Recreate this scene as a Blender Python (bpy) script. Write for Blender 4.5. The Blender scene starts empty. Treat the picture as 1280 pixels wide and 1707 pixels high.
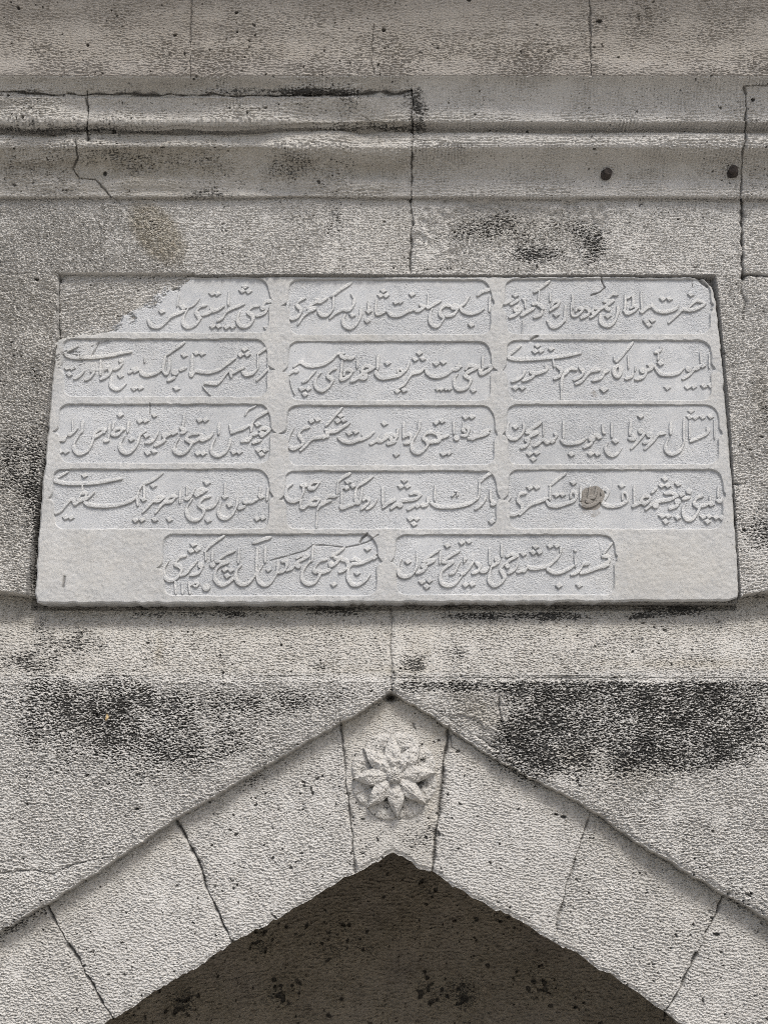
import bpy, math, random
import numpy as np

# ------------------------------------------------------------------ camera, sky, sun, exposure
FPX = 1850.0                      # focal length in photo pixels
TH = math.atan(1.363e-4 * FPX)           # upward tilt of the camera
DIST = FPX * 1.498 / 1148 * math.cos(TH)                      # camera to wall face (m)
CAMZ = 1.6
CT, ST = math.cos(TH), math.sin(TH)
scene = bpy.context.scene
cam_data = bpy.data.cameras.new("camera")
cam_data.sensor_fit = 'VERTICAL'
cam_data.sensor_height = 24.0
cam_data.lens = 24.0 * FPX / 1707.0
cam_data.clip_start = 0.05
cam_data.clip_end = 2000
cam = bpy.data.objects.new("camera", cam_data)
cam.location = (0, -DIST, CAMZ)
cam.rotation_euler = (math.pi / 2 + TH, 0, 0)
scene.collection.objects.link(cam)
scene.camera = cam

SUN_EL, SUN_AZ = math.radians(56), math.radians(22)    # azimuth to the right of the wall's normal
world = bpy.data.worlds.new("World")
scene.world = world
world.use_nodes = True
wn = world.node_tree
sky = wn.nodes.new('ShaderNodeTexSky')
sky.sky_type = 'NISHITA'
sky.sun_disc = False
sky.sun_elevation = SUN_EL
sky.sun_rotation = math.pi - SUN_AZ
sky.air_density = 1.0
sky.dust_density = 4.0
wn.links.new(sky.outputs[0], wn.nodes['Background'].inputs[0])
wn.nodes['Background'].inputs[1].default_value = 0.085
sl = bpy.data.lights.new("sun", 'SUN')
sl.energy = 1.5
sl.angle = math.radians(14)
sl.color = (1.0, 0.985, 0.96)
sun = bpy.data.objects.new("sun", sl)
scene.collection.objects.link(sun)
from mathutils import Vector
sd_ = Vector((math.sin(SUN_AZ) * math.cos(SUN_EL), -math.cos(SUN_AZ) * math.cos(SUN_EL), math.sin(SUN_EL)))
sun.rotation_euler = sd_.to_track_quat('Z', 'Y').to_euler()
sun.location = (3, -6, 8)
scene.view_settings.view_transform = 'Standard'
scene.view_settings.look = 'None'
scene.view_settings.gamma = 1.0
scene.view_settings.exposure = 1.36
scene.cycles.use_denoising = False
scene.cycles.filter_width = 0.95
scene.cycles.max_bounces = 6
scene.cycles.diffuse_bounces = 4

# ------------------------------------------------------------------ helpers
RES = 1.0
COL = scene.collection

def at(u, v, y=0.0):
    """point of the plane at depth y that stands at photo pixel u, v"""
    u = np.asarray(u, float); v = np.asarray(v, float)
    b = -(v - 853.5) / FPX
    t = (y + DIST) / (CT - ST * b)
    return t * (u - 640.0) / FPX, CAMZ + t * (ST + CT * b)

def px(x, y, z):
    """where a point of the wall stands in the photo (for reading off stains and joints)"""
    dz = z - CAMZ; dy = y + DIST
    d = dy * CT + dz * ST
    return 640.0 + FPX * x / d, 853.5 - FPX * (dz * CT - dy * ST) / d

def lerp(a, b, t): return a + (b - a) * t
def sstep(e0, e1, x):
    t = np.clip((x - e0) / (e1 - e0), 0, 1)
    return t * t * (3 - 2 * t)

def fnoise(shape, dx, dz, seed, fx=0.0, fz=0.0, bx=50.0, bz=50.0, ang=0.0):
    """filtered white noise: band round (fx, fz) cycles/m with widths bx, bz, turned by ang; unit deviation"""
    rng = np.random.default_rng(seed)
    n = rng.standard_normal(shape).astype(np.float32)
    F = np.fft.rfft2(n)
    kz = np.fft.fftfreq(shape[0], dz)[:, None]
    kx = np.fft.rfftfreq(shape[1], dx)[None, :]
    c, s = math.cos(ang), math.sin(ang)
    a = kx * c + kz * s
    b = -kx * s + kz * c
    H = np.exp(-(((a - fx) / bx) ** 2 + ((b - fz) / bz) ** 2) / 2) + np.exp(-(((a + fx) / bx) ** 2 + ((b + fz) / bz) ** 2) / 2)
    H[0, 0] = 0
    o = np.fft.irfft2(F * H, s=shape)
    return (o / o.std()).astype(np.float32)

def blob(u, v, cu, cv, ru, rv, ang=0.0):
    c, s = math.cos(math.radians(ang)), math.sin(math.radians(ang))
    a = (u - cu) * c + (v - cv) * s
    b = -(u - cu) * s + (v - cv) * c
    return np.exp(-((a / ru) ** 2 + (b / rv) ** 2))

def dist_line(u, v, pts, pad=30):
    """distance in photo px to a polyline (large outside its padded box)"""
    d = np.full(u.shape, 1e3, np.float32)
    for (x0, y0), (x1, y1) in zip(pts[:-1], pts[1:]):
        m = (u > min(x0, x1) - pad) & (u < max(x0, x1) + pad) & (v > min(y0, y1) - pad) & (v < max(y0, y1) + pad)
        if not m.any(): continue
        uu, vv = u[m], v[m]
        L = (x1 - x0) ** 2 + (y1 - y0) ** 2 + 1e-9
        t = np.clip(((uu - x0) * (x1 - x0) + (vv - y0) * (y1 - y0)) / L, 0, 1)
        dd = np.hypot(uu - x0 - t * (x1 - x0), vv - y0 - t * (y1 - y0))
        d[m] = np.minimum(d[m], dd)
    return d

def sd_poly(X, Y, poly):
    """signed distance to a polygon, negative inside"""
    d = np.full(X.shape, 1e9); ins = np.zeros(X.shape, bool)
    n = len(poly)
    for i in range(n):
        x0, y0 = poly[i]; x1, y1 = poly[(i + 1) % n]
        L = (x1 - x0) ** 2 + (y1 - y0) ** 2 + 1e-18
        t = np.clip(((X - x0) * (x1 - x0) + (Y - y0) * (y1 - y0)) / L, 0, 1)
        d = np.minimum(d, (X - x0 - t * (x1 - x0)) ** 2 + (Y - y0 - t * (y1 - y0)) ** 2)
        if y0 != y1:
            cr = ((y0 > Y) != (y1 > Y)) & (X < (x1 - x0) * (Y - y0) / (y1 - y0) + x0)
            ins ^= cr
    d = np.sqrt(d)
    return np.where(ins, -d, d)

def link(name, me, mat, parent=None):
    o = bpy.data.objects.new(name, me)
    COL.objects.link(o)
    if mat: me.materials.append(mat)
    if parent: o.parent = parent
    return o

def raw_mesh(name, co, quads, attr=None, smooth=False):
    me = bpy.data.meshes.new(name)
    nf = len(quads)
    me.vertices.add(len(co)); me.loops.add(nf * 4); me.polygons.add(nf)
    me.vertices.foreach_set("co", np.ascontiguousarray(co, np.float32).ravel())
    me.loops.foreach_set("vertex_index", np.ascontiguousarray(quads, np.int32).ravel())
    me.polygons.foreach_set("loop_start", np.arange(0, nf * 4, 4, dtype=np.int32))
    me.polygons.foreach_set("use_smooth", np.full(nf, smooth, bool))
    if attr is not None:
        ca = me.attributes.new("wear", 'FLOAT_COLOR', 'POINT')
        ca.data.foreach_set("color", np.ascontiguousarray(attr, np.float32).ravel())
    me.update(calc_edges=True)
    return me

def grid_part(name, X, Y, Z, mask, attr, mat, parent=None, skirt=0.0):
    """one part cut out of a surface grid (cells where mask is true); skirt = thickness drawn back from its border"""
    nr, nc = X.shape
    ii, jj = np.nonzero(mask)
    a = ii * nc + jj
    quads = np.stack([a, a + 1, a + nc + 1, a + nc], 1)
    co = np.stack([X.ravel(), Y.ravel(), Z.ravel()], 1)
    used = np.zeros(nr * nc, bool); used[quads.ravel()] = True
    remap = np.cumsum(used) - 1
    co2 = co[used]; at2 = attr.reshape(-1, 4)[used]
    quads = remap[quads]
    if skirt:
        pm = np.pad(mask, 1)
        core = pm[1:-1, 1:-1]
        ed = []
        for nb, (p, q) in ((pm[:-2, 1:-1], (0, 1)), (pm[2:, 1:-1], (nc + 1, nc)), (pm[1:-1, :-2], (nc, 0)), (pm[1:-1, 2:], (1, nc + 1))):
            i2, j2 = np.nonzero(core & ~nb)
            b = i2 * nc + j2
            ed.append(np.stack([b + p, b + q], 1))
        ed = remap[np.concatenate(ed)]
        n0 = len(co2); m = len(ed)
        p, q = co2[ed[:, 0]], co2[ed[:, 1]]
        steps = 1 if skirt < 0.1 else 40
        layers_c, layers_a, sq = [], [], []
        base = n0
        rg = np.random.default_rng(len(ed))
        for k in range(steps + 1):
            off = np.array([0, skirt * k / steps, 0])
            layers_c += [p + off, q + off]
            layers_a += [at2[ed[:, 0]], at2[ed[:, 1]]]
        idx = np.arange(m)
        for k in range(steps):
            s0 = base + 2 * m * k; s1 = base + 2 * m * (k + 1)
            sq.append(np.stack([s0 + idx, s1 + idx, s1 + m + idx, s0 + m + idx], 1))
        co2 = np.concatenate([co2] + layers_c); at2 = np.concatenate([at2] + layers_a)
        quads = np.concatenate([quads] + sq)
    return link(name, raw_mesh(name, co2, quads, at2), mat, parent)

def thing(name, label, cat, loc=(0, 0, 0), group=None):
    o = bpy.data.objects.new(name, None)
    o.empty_display_size = 0.1
    COL.objects.link(o)
    o.location = loc
    o['label'] = label; o['category'] = cat; o['kind'] = 'thing'
    if group: o['group'] = group
    return o

def settle(root):
    """keep the children where they were modelled (world space) under a thing standing at its own base"""
    for c in root.children:
        c.matrix_parent_inverse.identity()
        c.location = -Vector(root.location)

# ------------------------------------------------------------------ materials
def new_mat(name):
    """an empty procedural material"""
    m = bpy.data.materials.new(name); m.use_nodes = True
    nt = m.node_tree
    bs = nt.nodes['Principled BSDF']
    return m, nt, bs
def N(nt, t, **kw):
    n = nt.nodes.new(t)
    for k, v in kw.items():
        if k.startswith('i_'): n.inputs[k[2:]].default_value = v
        else: setattr(n, k, v)
    return n
def noise(nt, vec, scale, detail=6, rough=0.6, stretch=None):
    if stretch:
        mp = N(nt, 'ShaderNodeMapping'); mp.inputs['Scale'].default_value = stretch
        nt.links.new(vec, mp.inputs[0]); vec = mp.outputs[0]
    n = N(nt, 'ShaderNodeTexNoise'); n.inputs['Scale'].default_value = scale
    n.inputs['Detail'].default_value = detail; n.inputs['Roughness'].default_value = rough
    nt.links.new(vec, n.inputs['Vector'])
    return n.outputs['Fac']
def ramp(nt, fac, stops):
    r = N(nt, 'ShaderNodeValToRGB')
    el = r.color_ramp.elements
    while len(el) < len(stops): el.new(0.5)
    for e, (p, c) in zip(el, stops):
        e.position = p; e.color = (c if len(c) == 4 else (*c, 1))
    nt.links.new(fac, r.inputs[0])
    return r.outputs[0]
def mix(nt, fac, a, b, mode='MIX'):
    m = N(nt, 'ShaderNodeMix', data_type='RGBA', blend_type=mode)
    for s, v in ((0, fac), (6, a), (7, b)):
        if isinstance(v, (int, float)): m.inputs[s].default_value = v
        elif isinstance(v, tuple): m.inputs[s].default_value = (*v, 1) if len(v) == 3 else v
        else: nt.links.new(v, m.inputs[s])
    return m.outputs[2]
def maths(nt, op, a, b=0.0, c=0.0, clamp=False):
    m = N(nt, 'ShaderNodeMath', operation=op, use_clamp=clamp)
    for s, v in enumerate((a, b, c)):
        if isinstance(v, (int, float)): m.inputs[s].default_value = v
        else: nt.links.new(v, m.inputs[s])
    return m.outputs[0]
def bump(nt, bs, hgt, dist, strength=1.0):
    b = N(nt, 'ShaderNodeBump'); b.inputs['Distance'].default_value = dist; b.inputs['Strength'].default_value = strength
    nt.links.new(hgt, b.inputs['Height']); nt.links.new(b.outputs[0], bs.inputs['Normal'])
def wear(nt):
    a = N(nt, 'ShaderNodeAttribute', attribute_name='wear')
    s = N(nt, 'ShaderNodeSeparateColor'); nt.links.new(a.outputs['Color'], s.inputs[0])
    return s.outputs[0], s.outputs[1], s.outputs[2], a.outputs['Alpha']
def vec_of(nt):
    return N(nt, 'ShaderNodeNewGeometry').outputs['Position']

def stone_material(name, lo, hi, grain=1.0):
    m, nt, bs = new_mat(name)
    P = vec_of(nt)
    crust, warm, pale, pit = wear(nt)
    big = noise(nt, P, 5.0, 5, 0.6)
    mid = noise(nt, P, 38.0, 6, 0.65)
    fine = noise(nt, P, 420.0, 3, 0.6)
    base = ramp(nt, maths(nt, 'ADD', maths(nt, 'MULTIPLY', big, 0.55), maths(nt, 'MULTIPLY', mid, 0.45)), [(0.34, lo), (0.66, hi)])
    base = mix(nt, ramp(nt, fine, [(0.38, (0, 0, 0)), (0.62, (1, 1, 1))]), mix(nt, 1.0, base, (0.80, 0.80, 0.79), 'MULTIPLY'), base)
    streak = noise(nt, P, 9.0, 5, 0.6, (1.0, 1.0, 0.16))
    base = mix(nt, maths(nt, 'MULTIPLY', ramp(nt, streak, [(0.5, (0, 0, 0)), (0.75, (1, 1, 1))]), 0.13), base, (0.25, 0.235, 0.21))
    # ochre lichen and clay
    wn_ = noise(nt, P, 60.0, 6, 0.7)
    wf = maths(nt, 'MULTIPLY', warm, maths(nt, 'ADD', maths(nt, 'MULTIPLY', wn_, 1.3), 0.0), clamp=True)
    base = mix(nt, wf, base, (0.25, 0.215, 0.145))
    base = mix(nt, maths(nt, 'MULTIPLY', pale, 0.9), base, (0.40, 0.39, 0.365))
    # black crust: patchy, follows its own noise
    cn = noise(nt, P, 210.0, 6, 0.8, (0.7, 1.0, 1.15))
    cn2 = noise(nt, P, 30.0, 5, 0.65)
    cc = maths(nt, 'ADD', crust, maths(nt, 'MULTIPLY', maths(nt, 'SUBTRACT', maths(nt, 'ADD', maths(nt, 'MULTIPLY', cn, 0.84), maths(nt, 'MULTIPLY', cn2, 0.16)), 0.5), 2.7))
    cf = ramp(nt, cc, [(0.40, (0, 0, 0)), (0.60, (1, 1, 1))])
    base = mix(nt, maths(nt, 'MULTIPLY', cf, 0.94), base, (0.030, 0.029, 0.026))
    # specks of soot and lichen everywhere
    sp = noise(nt, P, 230.0, 2, 0.5)
    base = mix(nt, ramp(nt, sp, [(0.635, (0, 0, 0)), (0.70, (0.85, 0.85, 0.85))]), base, (0.085, 0.08, 0.07))
    base = mix(nt, maths(nt, 'MULTIPLY', pit, 0.93, clamp=True), base, (0.030, 0.028, 0.025))
    nt.links.new(base, bs.inputs['Base Color'])
    bs.inputs['Roughness'].default_value = 0.92
    bs.inputs['Specular IOR Level'].default_value = 0.2
    g = noise(nt, P, 300.0, 5, 0.75, (0.75, 1.0, 1.25))
    bump(nt, bs, g, 0.0048 * grain, 1.0)
    return m

def marble_material():
    m, nt, bs = new_mat("carved_marble")
    P = vec_of(nt)
    stain, warm, peck, dirt_shade = wear(nt)
    big = noise(nt, P, 4.0, 5, 0.6)
    mid = noise(nt, P, 22.0, 6, 0.65)
    f = maths(nt, 'ADD', maths(nt, 'MULTIPLY', big, 0.6), maths(nt, 'MULTIPLY', mid, 0.4))
    frame = ramp(nt, f, [(0.34, (0.285, 0.285, 0.276)), (0.64, (0.388, 0.389, 0.380))])
    floor = ramp(nt, f, [(0.34, (0.296, 0.301, 0.300)), (0.64, (0.396, 0.402, 0.402))])
    base = mix(nt, peck, frame, floor)
    base = mix(nt, ramp(nt, peck, [(0.45, (0, 0, 0)), (0.5, (1, 1, 1)), (0.6, (1, 1, 1)), (0.65, (0, 0, 0))]), base, mix(nt, 1.0, base, (1.16, 1.15, 1.13), 'MULTIPLY'))
    vein = noise(nt, P, 7.0, 7, 0.7, (1.0, 1.0, 2.2))
    base = mix(nt, maths(nt, 'MULTIPLY', ramp(nt, vein, [(0.46, (0, 0, 0)), (0.5, (1, 1, 1)), (0.54, (0, 0, 0))]), 0.30), base, (0.255, 0.265, 0.275))
    fine = noise(nt, P, 520.0, 2, 0.5)
    base = mix(nt, ramp(nt, fine, [(0.36, (1, 1, 1)), (0.52, (0, 0, 0))]), base, mix(nt, 1.0, base, (0.70, 0.71, 0.72), 'MULTIPLY'))
    sp = noise(nt, P, 300.0, 2, 0.5)
    base = mix(nt, ramp(nt, sp, [(0.70, (0, 0, 0)), (0.74, (0.75, 0.75, 0.75))]), base, (0.13, 0.125, 0.12))
    wn_ = noise(nt, P, 16.0, 6, 0.65)
    base = mix(nt, maths(nt, 'MULTIPLY', maths(nt, 'ADD', warm, maths(nt, 'MULTIPLY', maths(nt, 'SUBTRACT', wn_, 0.52), 1.3), clamp=True), 0.55), base, (0.29, 0.27, 0.225))
    sn = noise(nt, P, 70.0, 5, 0.6)
    sf = ramp(nt, maths(nt, 'ADD', stain, maths(nt, 'MULTIPLY', maths(nt, 'SUBTRACT', sn, 0.5), 0.5)), [(0.4, (0, 0, 0)), (0.62, (1, 1, 1))])
    base = mix(nt, maths(nt, 'MULTIPLY', sf, 0.85), base, (0.14, 0.125, 0.105))
    base = mix(nt, maths(nt, 'MULTIPLY', dirt_shade, 0.9, clamp=True), base, (0.06, 0.056, 0.05))
    nt.links.new(base, bs.inputs['Base Color'])
    bs.inputs['Roughness'].default_value = 0.75
    bs.inputs['Specular IOR Level'].default_value = 0.3
    g = noise(nt, P, 420.0, 4, 0.7)
    bump(nt, bs, g, 0.0012, 0.8)
    return m

M_STONE = stone_material("weathered_limestone", (0.475, 0.461, 0.432), (0.575, 0.562, 0.533))
M_FRIEZE = stone_material("sooty_limestone", (0.285, 0.262, 0.235), (0.37, 0.348, 0.318))
M_NICHE = stone_material("shaded_niche_stone", (0.14, 0.12, 0.096), (0.27, 0.24, 0.20))  # brown stone, darkened so its colour carries the niche's shade
M_MARBLE = marble_material()

# ------------------------------------------------------------------ the wall: joints, arch lines, slab outline (photo px)
rng = np.random.default_rng(7)
def jitter_line(pts, step, amp, seed):
    r = np.random.default_rng(seed)
    us = np.array([p[0] for p in pts], float); vs = np.array([p[1] for p in pts], float)
    u = np.arange(us[0], us[-1], step)
    v = np.interp(u, us, vs)
    j = r.standard_normal(len(u)); k = np.array([1, 2, 3, 2, 1]) / 9.0
    j = np.convolve(j, k, 'same') * 0.9 + r.standard_normal(len(u)) * 0.25
    return u, v + j * amp
EXT = [(-640, 3600), (-620, 2150), (-400, 1850), (-100, 1622), (0, 1553), (100, 1494), (190, 1436), (300, 1361), (400, 1303), (500, 1244), (565, 1206), (610, 1182), (650, 1155),
       (700, 1181), (745, 1212), (800, 1249), (850, 1279), (920, 1314), (985, 1350), (1060, 1403), (1150, 1457), (1220, 1497), (1280, 1533), (1380, 1605), (1680, 1850), (1900, 2150), (1920, 3600)]
INT = [(-460, 3600), (-440, 2260), (-250, 2070), (60, 1793), (175, 1707), (220, 1680), (270, 1646), (340, 1607), (385, 1573), (440, 1545), (500, 1510), (560, 1473), (600, 1453), (653, 1421),
       (690, 1440), (722, 1457), (790, 1499), (860, 1535), (925, 1571), (1000, 1616), (1060, 1651), (1105, 1686), (1135, 1707), (1240, 1780), (1550, 2070), (1740, 2260), (1760, 3600)]
EXTU, EXTV = jitter_line(EXT, 4, 2.6, 1)
INTU, INTV = jitter_line(INT, 5, 3.4, 2)
SLAB = [(300, 461), (640, 460), (1000, 461), (1150, 461), (1172, 465), (1187, 479), (1192, 500), (1203, 600), (1213, 720), (1222, 850), (1231, 985), (1228, 996), (1214, 1001), (930, 1003), (640, 1004), (75, 1006), (62, 1004), (59, 990),
        (68, 850), (77, 750), (85, 660), (91, 600), (91, 574), (104, 556), (145, 543), (184, 531), (215, 513), (240, 497), (265, 476), (284, 461)]
HOLE = [(300, 459), (1192, 459), (1197, 500), (1206, 600), (1216, 720), (1225, 850), (1234, 985), (1237, 1010), (42, 1010), (45, 985), (62, 850), (74, 750), (83, 660), (89, 600), (94, 580), (110, 562), (150, 549), (190, 535), (225, 518), (250, 498), (272, 478)]

JOINTS = [  # (polyline px, width px, depth m, darkness)
    ([(188, 325), (206, 345), (232, 372), (246, 384)], 2.4, .002, .12),
    ([(686, 326), (685, 458)], 2.6, .006, .75),
    ([(1236, 326), (1238, 440), (1241, 458)], 3.2, .008, .9),
    ([(1241, 456), (1300, 459)], 2.5, .006, .8), ([(-40, 457), (100, 456)], 2.0, .003, .1),
    ([(1241, 458), (1236, 480), (1244, 500), (1240, 530)], 3.0, .004, .4),
    ([(96, 462), (97, 575)], 3.0, .006, .6),
    ([(1218, 803), (1244, 803)], 2.5, .005, .5),
    ([(652, 1006), (651, 1160)], 2.4, .004, .35),
    ([(568, 1200), (577, 1300), (586, 1380), (590, 1455)], 2.6, .006, .5),
    ([(748, 1212), (738, 1300), (727, 1400), (721, 1460)], 2.8, .007, .75),
    ([(291, 1368), (320, 1420), (352, 1500), (372, 1548), (387, 1574)], 2.8, .007, .8),
    ([(72, 1510), (110, 1575), (150, 1640), (186, 1700)], 2.8, .007, .8),
    ([(986, 1352), (965, 1420), (940, 1500), (924, 1572)], 2.4, .005, .4),
    ([(1212, 1492), (1180, 1560), (1140, 1640), (1112, 1692)], 2.8, .007, .7),
    ([(-160, 1665), (-60, 1800), (-10, 1860)], 2.8, .006, .7), ([(1440, 1650), (1360, 1790), (1300, 1840)], 2.8, .006, .7),
]
CRACKS = [
    ([(0, 1455), (60, 1448), (90, 1455), (130, 1440), (190, 1428)], 1.6, .004, .5),
    ([(750, 1225), (752, 1245), (765, 1252)], 1.2, .003, .6), ([(690, 1205), (693, 1216)], 1.2, .003, .6),
    ([(830, 1165), (836, 1215), (850, 1240)], 2.2, .004, .6),
    ([(720, 1180), (770, 1215), (825, 1245)], 1.5, .003, .3),
]
JN = [fnp for fnp in JOINTS]

def stain_fields(u, v):
    """black crust, ochre, pale mortar: where they lie on the stones"""
    B = lambda *a: blob(u, v, *a)
    right_band = sstep(812, 858, u + (v - 1200) * 0.2) * sstep(1130, 1142, v) * (1 - sstep(1235, 1305, v + (u - 900) * -0.055))
    crust = (0.53 * right_band + 0.12 * B(1000, 1190, 190, 50) + 0.45 * B(760, 1145, 110, 12)
             + 0.60 * B(150, 1195, 150, 75) + 0.36 * B(310, 1250, 170, 50, -20) + 0.36 * B(420, 1170, 240, 30) + 0.28 * B(880, 1270, 70, 40) + 0.22 * B(1000, 1310, 120, 50)
             + 0.30 * B(80, 1075, 130, 45) + 0.34 * B(690, 1090, 26, 40) + 0.34 * B(1020, 1072, 30, 18) + 0.22 * B(760, 1085, 60, 22)
             + 0.45 * B(1140, 1012, 40, 9) + 0.42 * B(560, 1012, 45, 10) + 0.3 * B(350, 1018, 160, 9) + 0.34 * B(900, 1022, 230, 10) + 0.36 * B(530, 1112, 20, 12)
             + 0.38 * B(850, 385, 140, 48) + 0.5 * B(985, 405, 26, 40) + 0.42 * B(880, 425, 60, 14) + 0.32 * B(560, 350, 18, 30) + 0.2 * B(560, 385, 40, 24)
             + 0.30 * B(265, 390, 60, 24, 50) + 0.2 * B(60, 640, 40, 160) + 0.42 * B(62, 870, 16, 150) + 0.25 * B(20, 800, 40, 120)
             + 0.52 * B(1272, 905, 36, 40) + 0.3 * B(1275, 690, 20, 40) + 0.34 * B(1225, 820, 12, 60) + 0.3 * B(1262, 985, 40, 10)
             + 0.3 * B(430, 1300, 60, 14, -32) + 0.32 * B(30, 1540, 60, 22, -30) + 0.25 * B(1235, 1500, 40, 26, 32) + 0.3 * B(1155, 1620, 16, 70, 20) + 0.3 * B(700, 1400, 60, 40)
             + 0.25 * B(1000, 1560, 40, 60, 25) + 0.28 * B(610, 1430, 60, 30))
    warm = (0.75 * sstep(0.35, 0.7, B(262, 388, 74, 42, 52)) + 0.30 * B(190, 505, 90, 42) + 0.42 * B(800, 1185, 40, 24, 30) + 0.4 * B(1150, 1106, 140, 8) + 0.35 * B(870, 375, 160, 45)
            + 0.45 * B(262, 1085, 7, 24) + 0.3 * B(700, 1085, 22, 50) + 0.4 * B(950, 1262, 30, 20) + 0.3 * B(640, 1120, 90, 8) + 0.3 * B(720, 1320, 14, 90)
            + 0.32 * B(1270, 660, 20, 60) + 0.3 * B(1060, 1290, 60, 30) + 0.25 * B(800, 1560, 100, 60))
    ledge = np.interp(u, [0, 200, 450, 640, 900, 1280], [1134, 1131, 1127, 1124, 1127, 1123])
    pale = 0.75 * np.exp(-((v - ledge) / 4.5) ** 2) * (0.5 + 0.5 * np.sin(u * 0.013 + 1) ** 2) + 0.3 * blob(u, v, 1155, 1122, 110, 7)
    crust = 1.12 * crust * sstep(0.04, 0.26, crust)
    return crust, warm, pale

ROUGH = lambda u, v: np.clip(0.95 * blob(u, v, 60, 620, 120, 330) + 0.8 * blob(u, v, 100, 400, 130, 60) + 0.9 * blob(u, v, 250, 1220, 380, 90, -12) + 0.75 * blob(u, v, 1050, 1200, 330, 70)
                             + 0.8 * blob(u, v, 850, 385, 150, 50) + 0.6 * blob(u, v, 1270, 650, 30, 200) + 0.35 * blob(u, v, 300, 1560, 300, 160), 0, 1)

def grow(a0, first, ratio, end):
    out = []; d = first; x = a0
    while abs(x - a0) < end:
        x += d; d *= ratio; out.append(x)
    return out

ZT = float(at(640, 327)[1]); ZB = float(at(640, 1722)[1])
H = 0.00138 / RES
xs = np.arange(-0.97, 0.97, H)
xs = np.concatenate([np.array(grow(xs[0], -H, -1, 0) or [])[::-1], xs]) if False else xs
left = xs[0] - np.cumsum(H * 1.12 ** np.arange(1, 46)); right = xs[-1] + np.cumsum(H * 1.12 ** np.arange(1, 46))
keepn = np.sum(np.cumsum(H * 1.12 ** np.arange(1, 46)) < 1.1)
xs = np.concatenate([left[:keepn][::-1], xs, right[:keepn]])
zs = np.arange(ZB, ZT, H)
dn = ZB - np.cumsum(H * 1.12 ** np.arange(1, 60)); dn = dn[dn > 0.02]
zs = np.concatenate([[0.0], dn[::-1], zs])
X, Z = np.meshgrid(xs, zs)
SH = X.shape
U, V = px(X, 0.0, Z)

Ve = np.interp(U, EXTU, EXTV); Vi = np.interp(U, INTU, INTV)
slope = 0.84
d_ext = (V - Ve) * slope            # px below the extrados
d_int = (V - Vi) * slope
sd_hole = sd_poly(U, V, HOLE)
sd_slab_w = sd_poly(U, V, SLAB)
vD = np.interp(U, [-400, 0, 55, 62, 1232, 1240, 1280, 1700], [982, 984, 992, 1003, 1003, 990, 984, 982])

# ---- base depth (y grows into the wall)
bl = fnoise(SH, H, H, 11, bx=1.2, bz=1.2)
WU = 0.9 * fnoise(SH, H, H, 36, bx=16, bz=16) + 0.35 * fnoise(SH, H, H, 37, bx=60, bz=60); WV = 1.2 * fnoise(SH, H, H, 38, bx=16, bz=16)
Y = 0.0018 * bl
Ydn = np.interp(V, [980, 1010, 1035, 1060, 1090, 1112, 1122, 1128, 1137, 1200, 3000], [.052, .048, .039, .027, .014, .005, .001, -.003, -.010, -.011, -.011])
Y = np.where(V > vD, Ydn + 0.0012 * bl, Y)
spand_wob = 0.002 * fnoise(SH, H, H, 12, bx=4, bz=4)
Y += np.where(V > 1125, spand_wob, 0)
tE = sstep(-1.2, 1.8, d_ext)
Y = lerp(Y, 0.020 + 0.0015 * bl - 0.004 * sstep(0, 110, d_ext), tE)
# broken-away corner filled with another stone
fill = (U > 96) & (U < 325) & (V > 455) & (sd_slab_w > -16) & (V < 585) & (U > np.interp(V, [455, 600], [97, 88]))
Y = np.where(fill, 0.0135 + 0.0012 * bl, Y)
# the patch above the slab where the face has flaked off
flake = sstep(0.35, 0.6, blob(U, V, 830, 380, 150, 52) + 0.35 * blob(U, V, 960, 395, 60, 60) + 0.1 * fnoise(SH, H, H, 13, bx=25, bz=25))
flake *= (U > 690) & (V > 332)
Y += 0.006 * flake
spall = sstep(0.4, 0.55, blob(U, V, 790, 1225, 60, 26, 33) + 0.08 * fnoise(SH, H, H, 14, bx=20, bz=20)) * (d_ext < 0)
Y += 0.005 * spall
# hollow behind the slab
Yh = 0.020 + 0.004 * fnoise(SH, H, H, 15, fx=130, bx=40, bz=8)
hole_t = sstep(1.5, -3.0, sd_hole)
Y = np.where((V < vD) & ~fill, lerp(Y, Yh, hole_t), Y)

# ---- tooling
comb = fnoise(SH, H, H, 21, fz=1 / .0078, bz=30, bx=28)
comb2 = fnoise(SH, H, H, 22, fz=1 / .0085, bz=60, bx=60)
rough = fnoise(SH, H, H, 23, fz=95, bz=75, bx=90)
rough2 = fnoise(SH, H, H, 24, fz=190, bz=80, bx=110)
combR = fnoise(SH, H, H, 25, fz=1 / .0068, bz=42, bx=42, ang=math.radians(-13))
combL = fnoise(SH, H, H, 26, fz=1 / .0072, bz=42, bx=44, ang=math.radians(-22))
radL = fnoise(SH, H, H, 27, fz=60, bz=30, bx=9, ang=math.radians(-60))
combD = fnoise(SH, H, H, 28, fz=1 / .0105, bz=34, bx=16, ang=math.radians(12))
amp = fnoise(SH, H, H, 29, bx=9, bz=9)
R = ROUGH(U, V) + 0.10 * amp
R = np.clip(R + 0.25 + 0.3 * (V > 1125), 0.15, 1)
R = np.where((V < 457) & (U > 1000), R * 0.35, R)
ampm = 1.05 - 0.3 * sstep(0.7, 1.7, fnoise(SH, H, H, 30, bx=9, bz=7)) - 0.2 * sstep(1.2, 2.0, fnoise(SH, H, H, 34, bx=26, bz=16))
T = (1 - R) * (0.75 * comb + 0.5 * comb2) + R * (0.85 * rough + 0.5 * rough2) * 1.12
Tarch = np.where(U > 735, 0.8 * combR + 0.45 * rough2 + 0.3 * rough, 0.45 * combL + 0.35 * radL + 0.5 * rough2 + 0.55 * rough)
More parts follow.
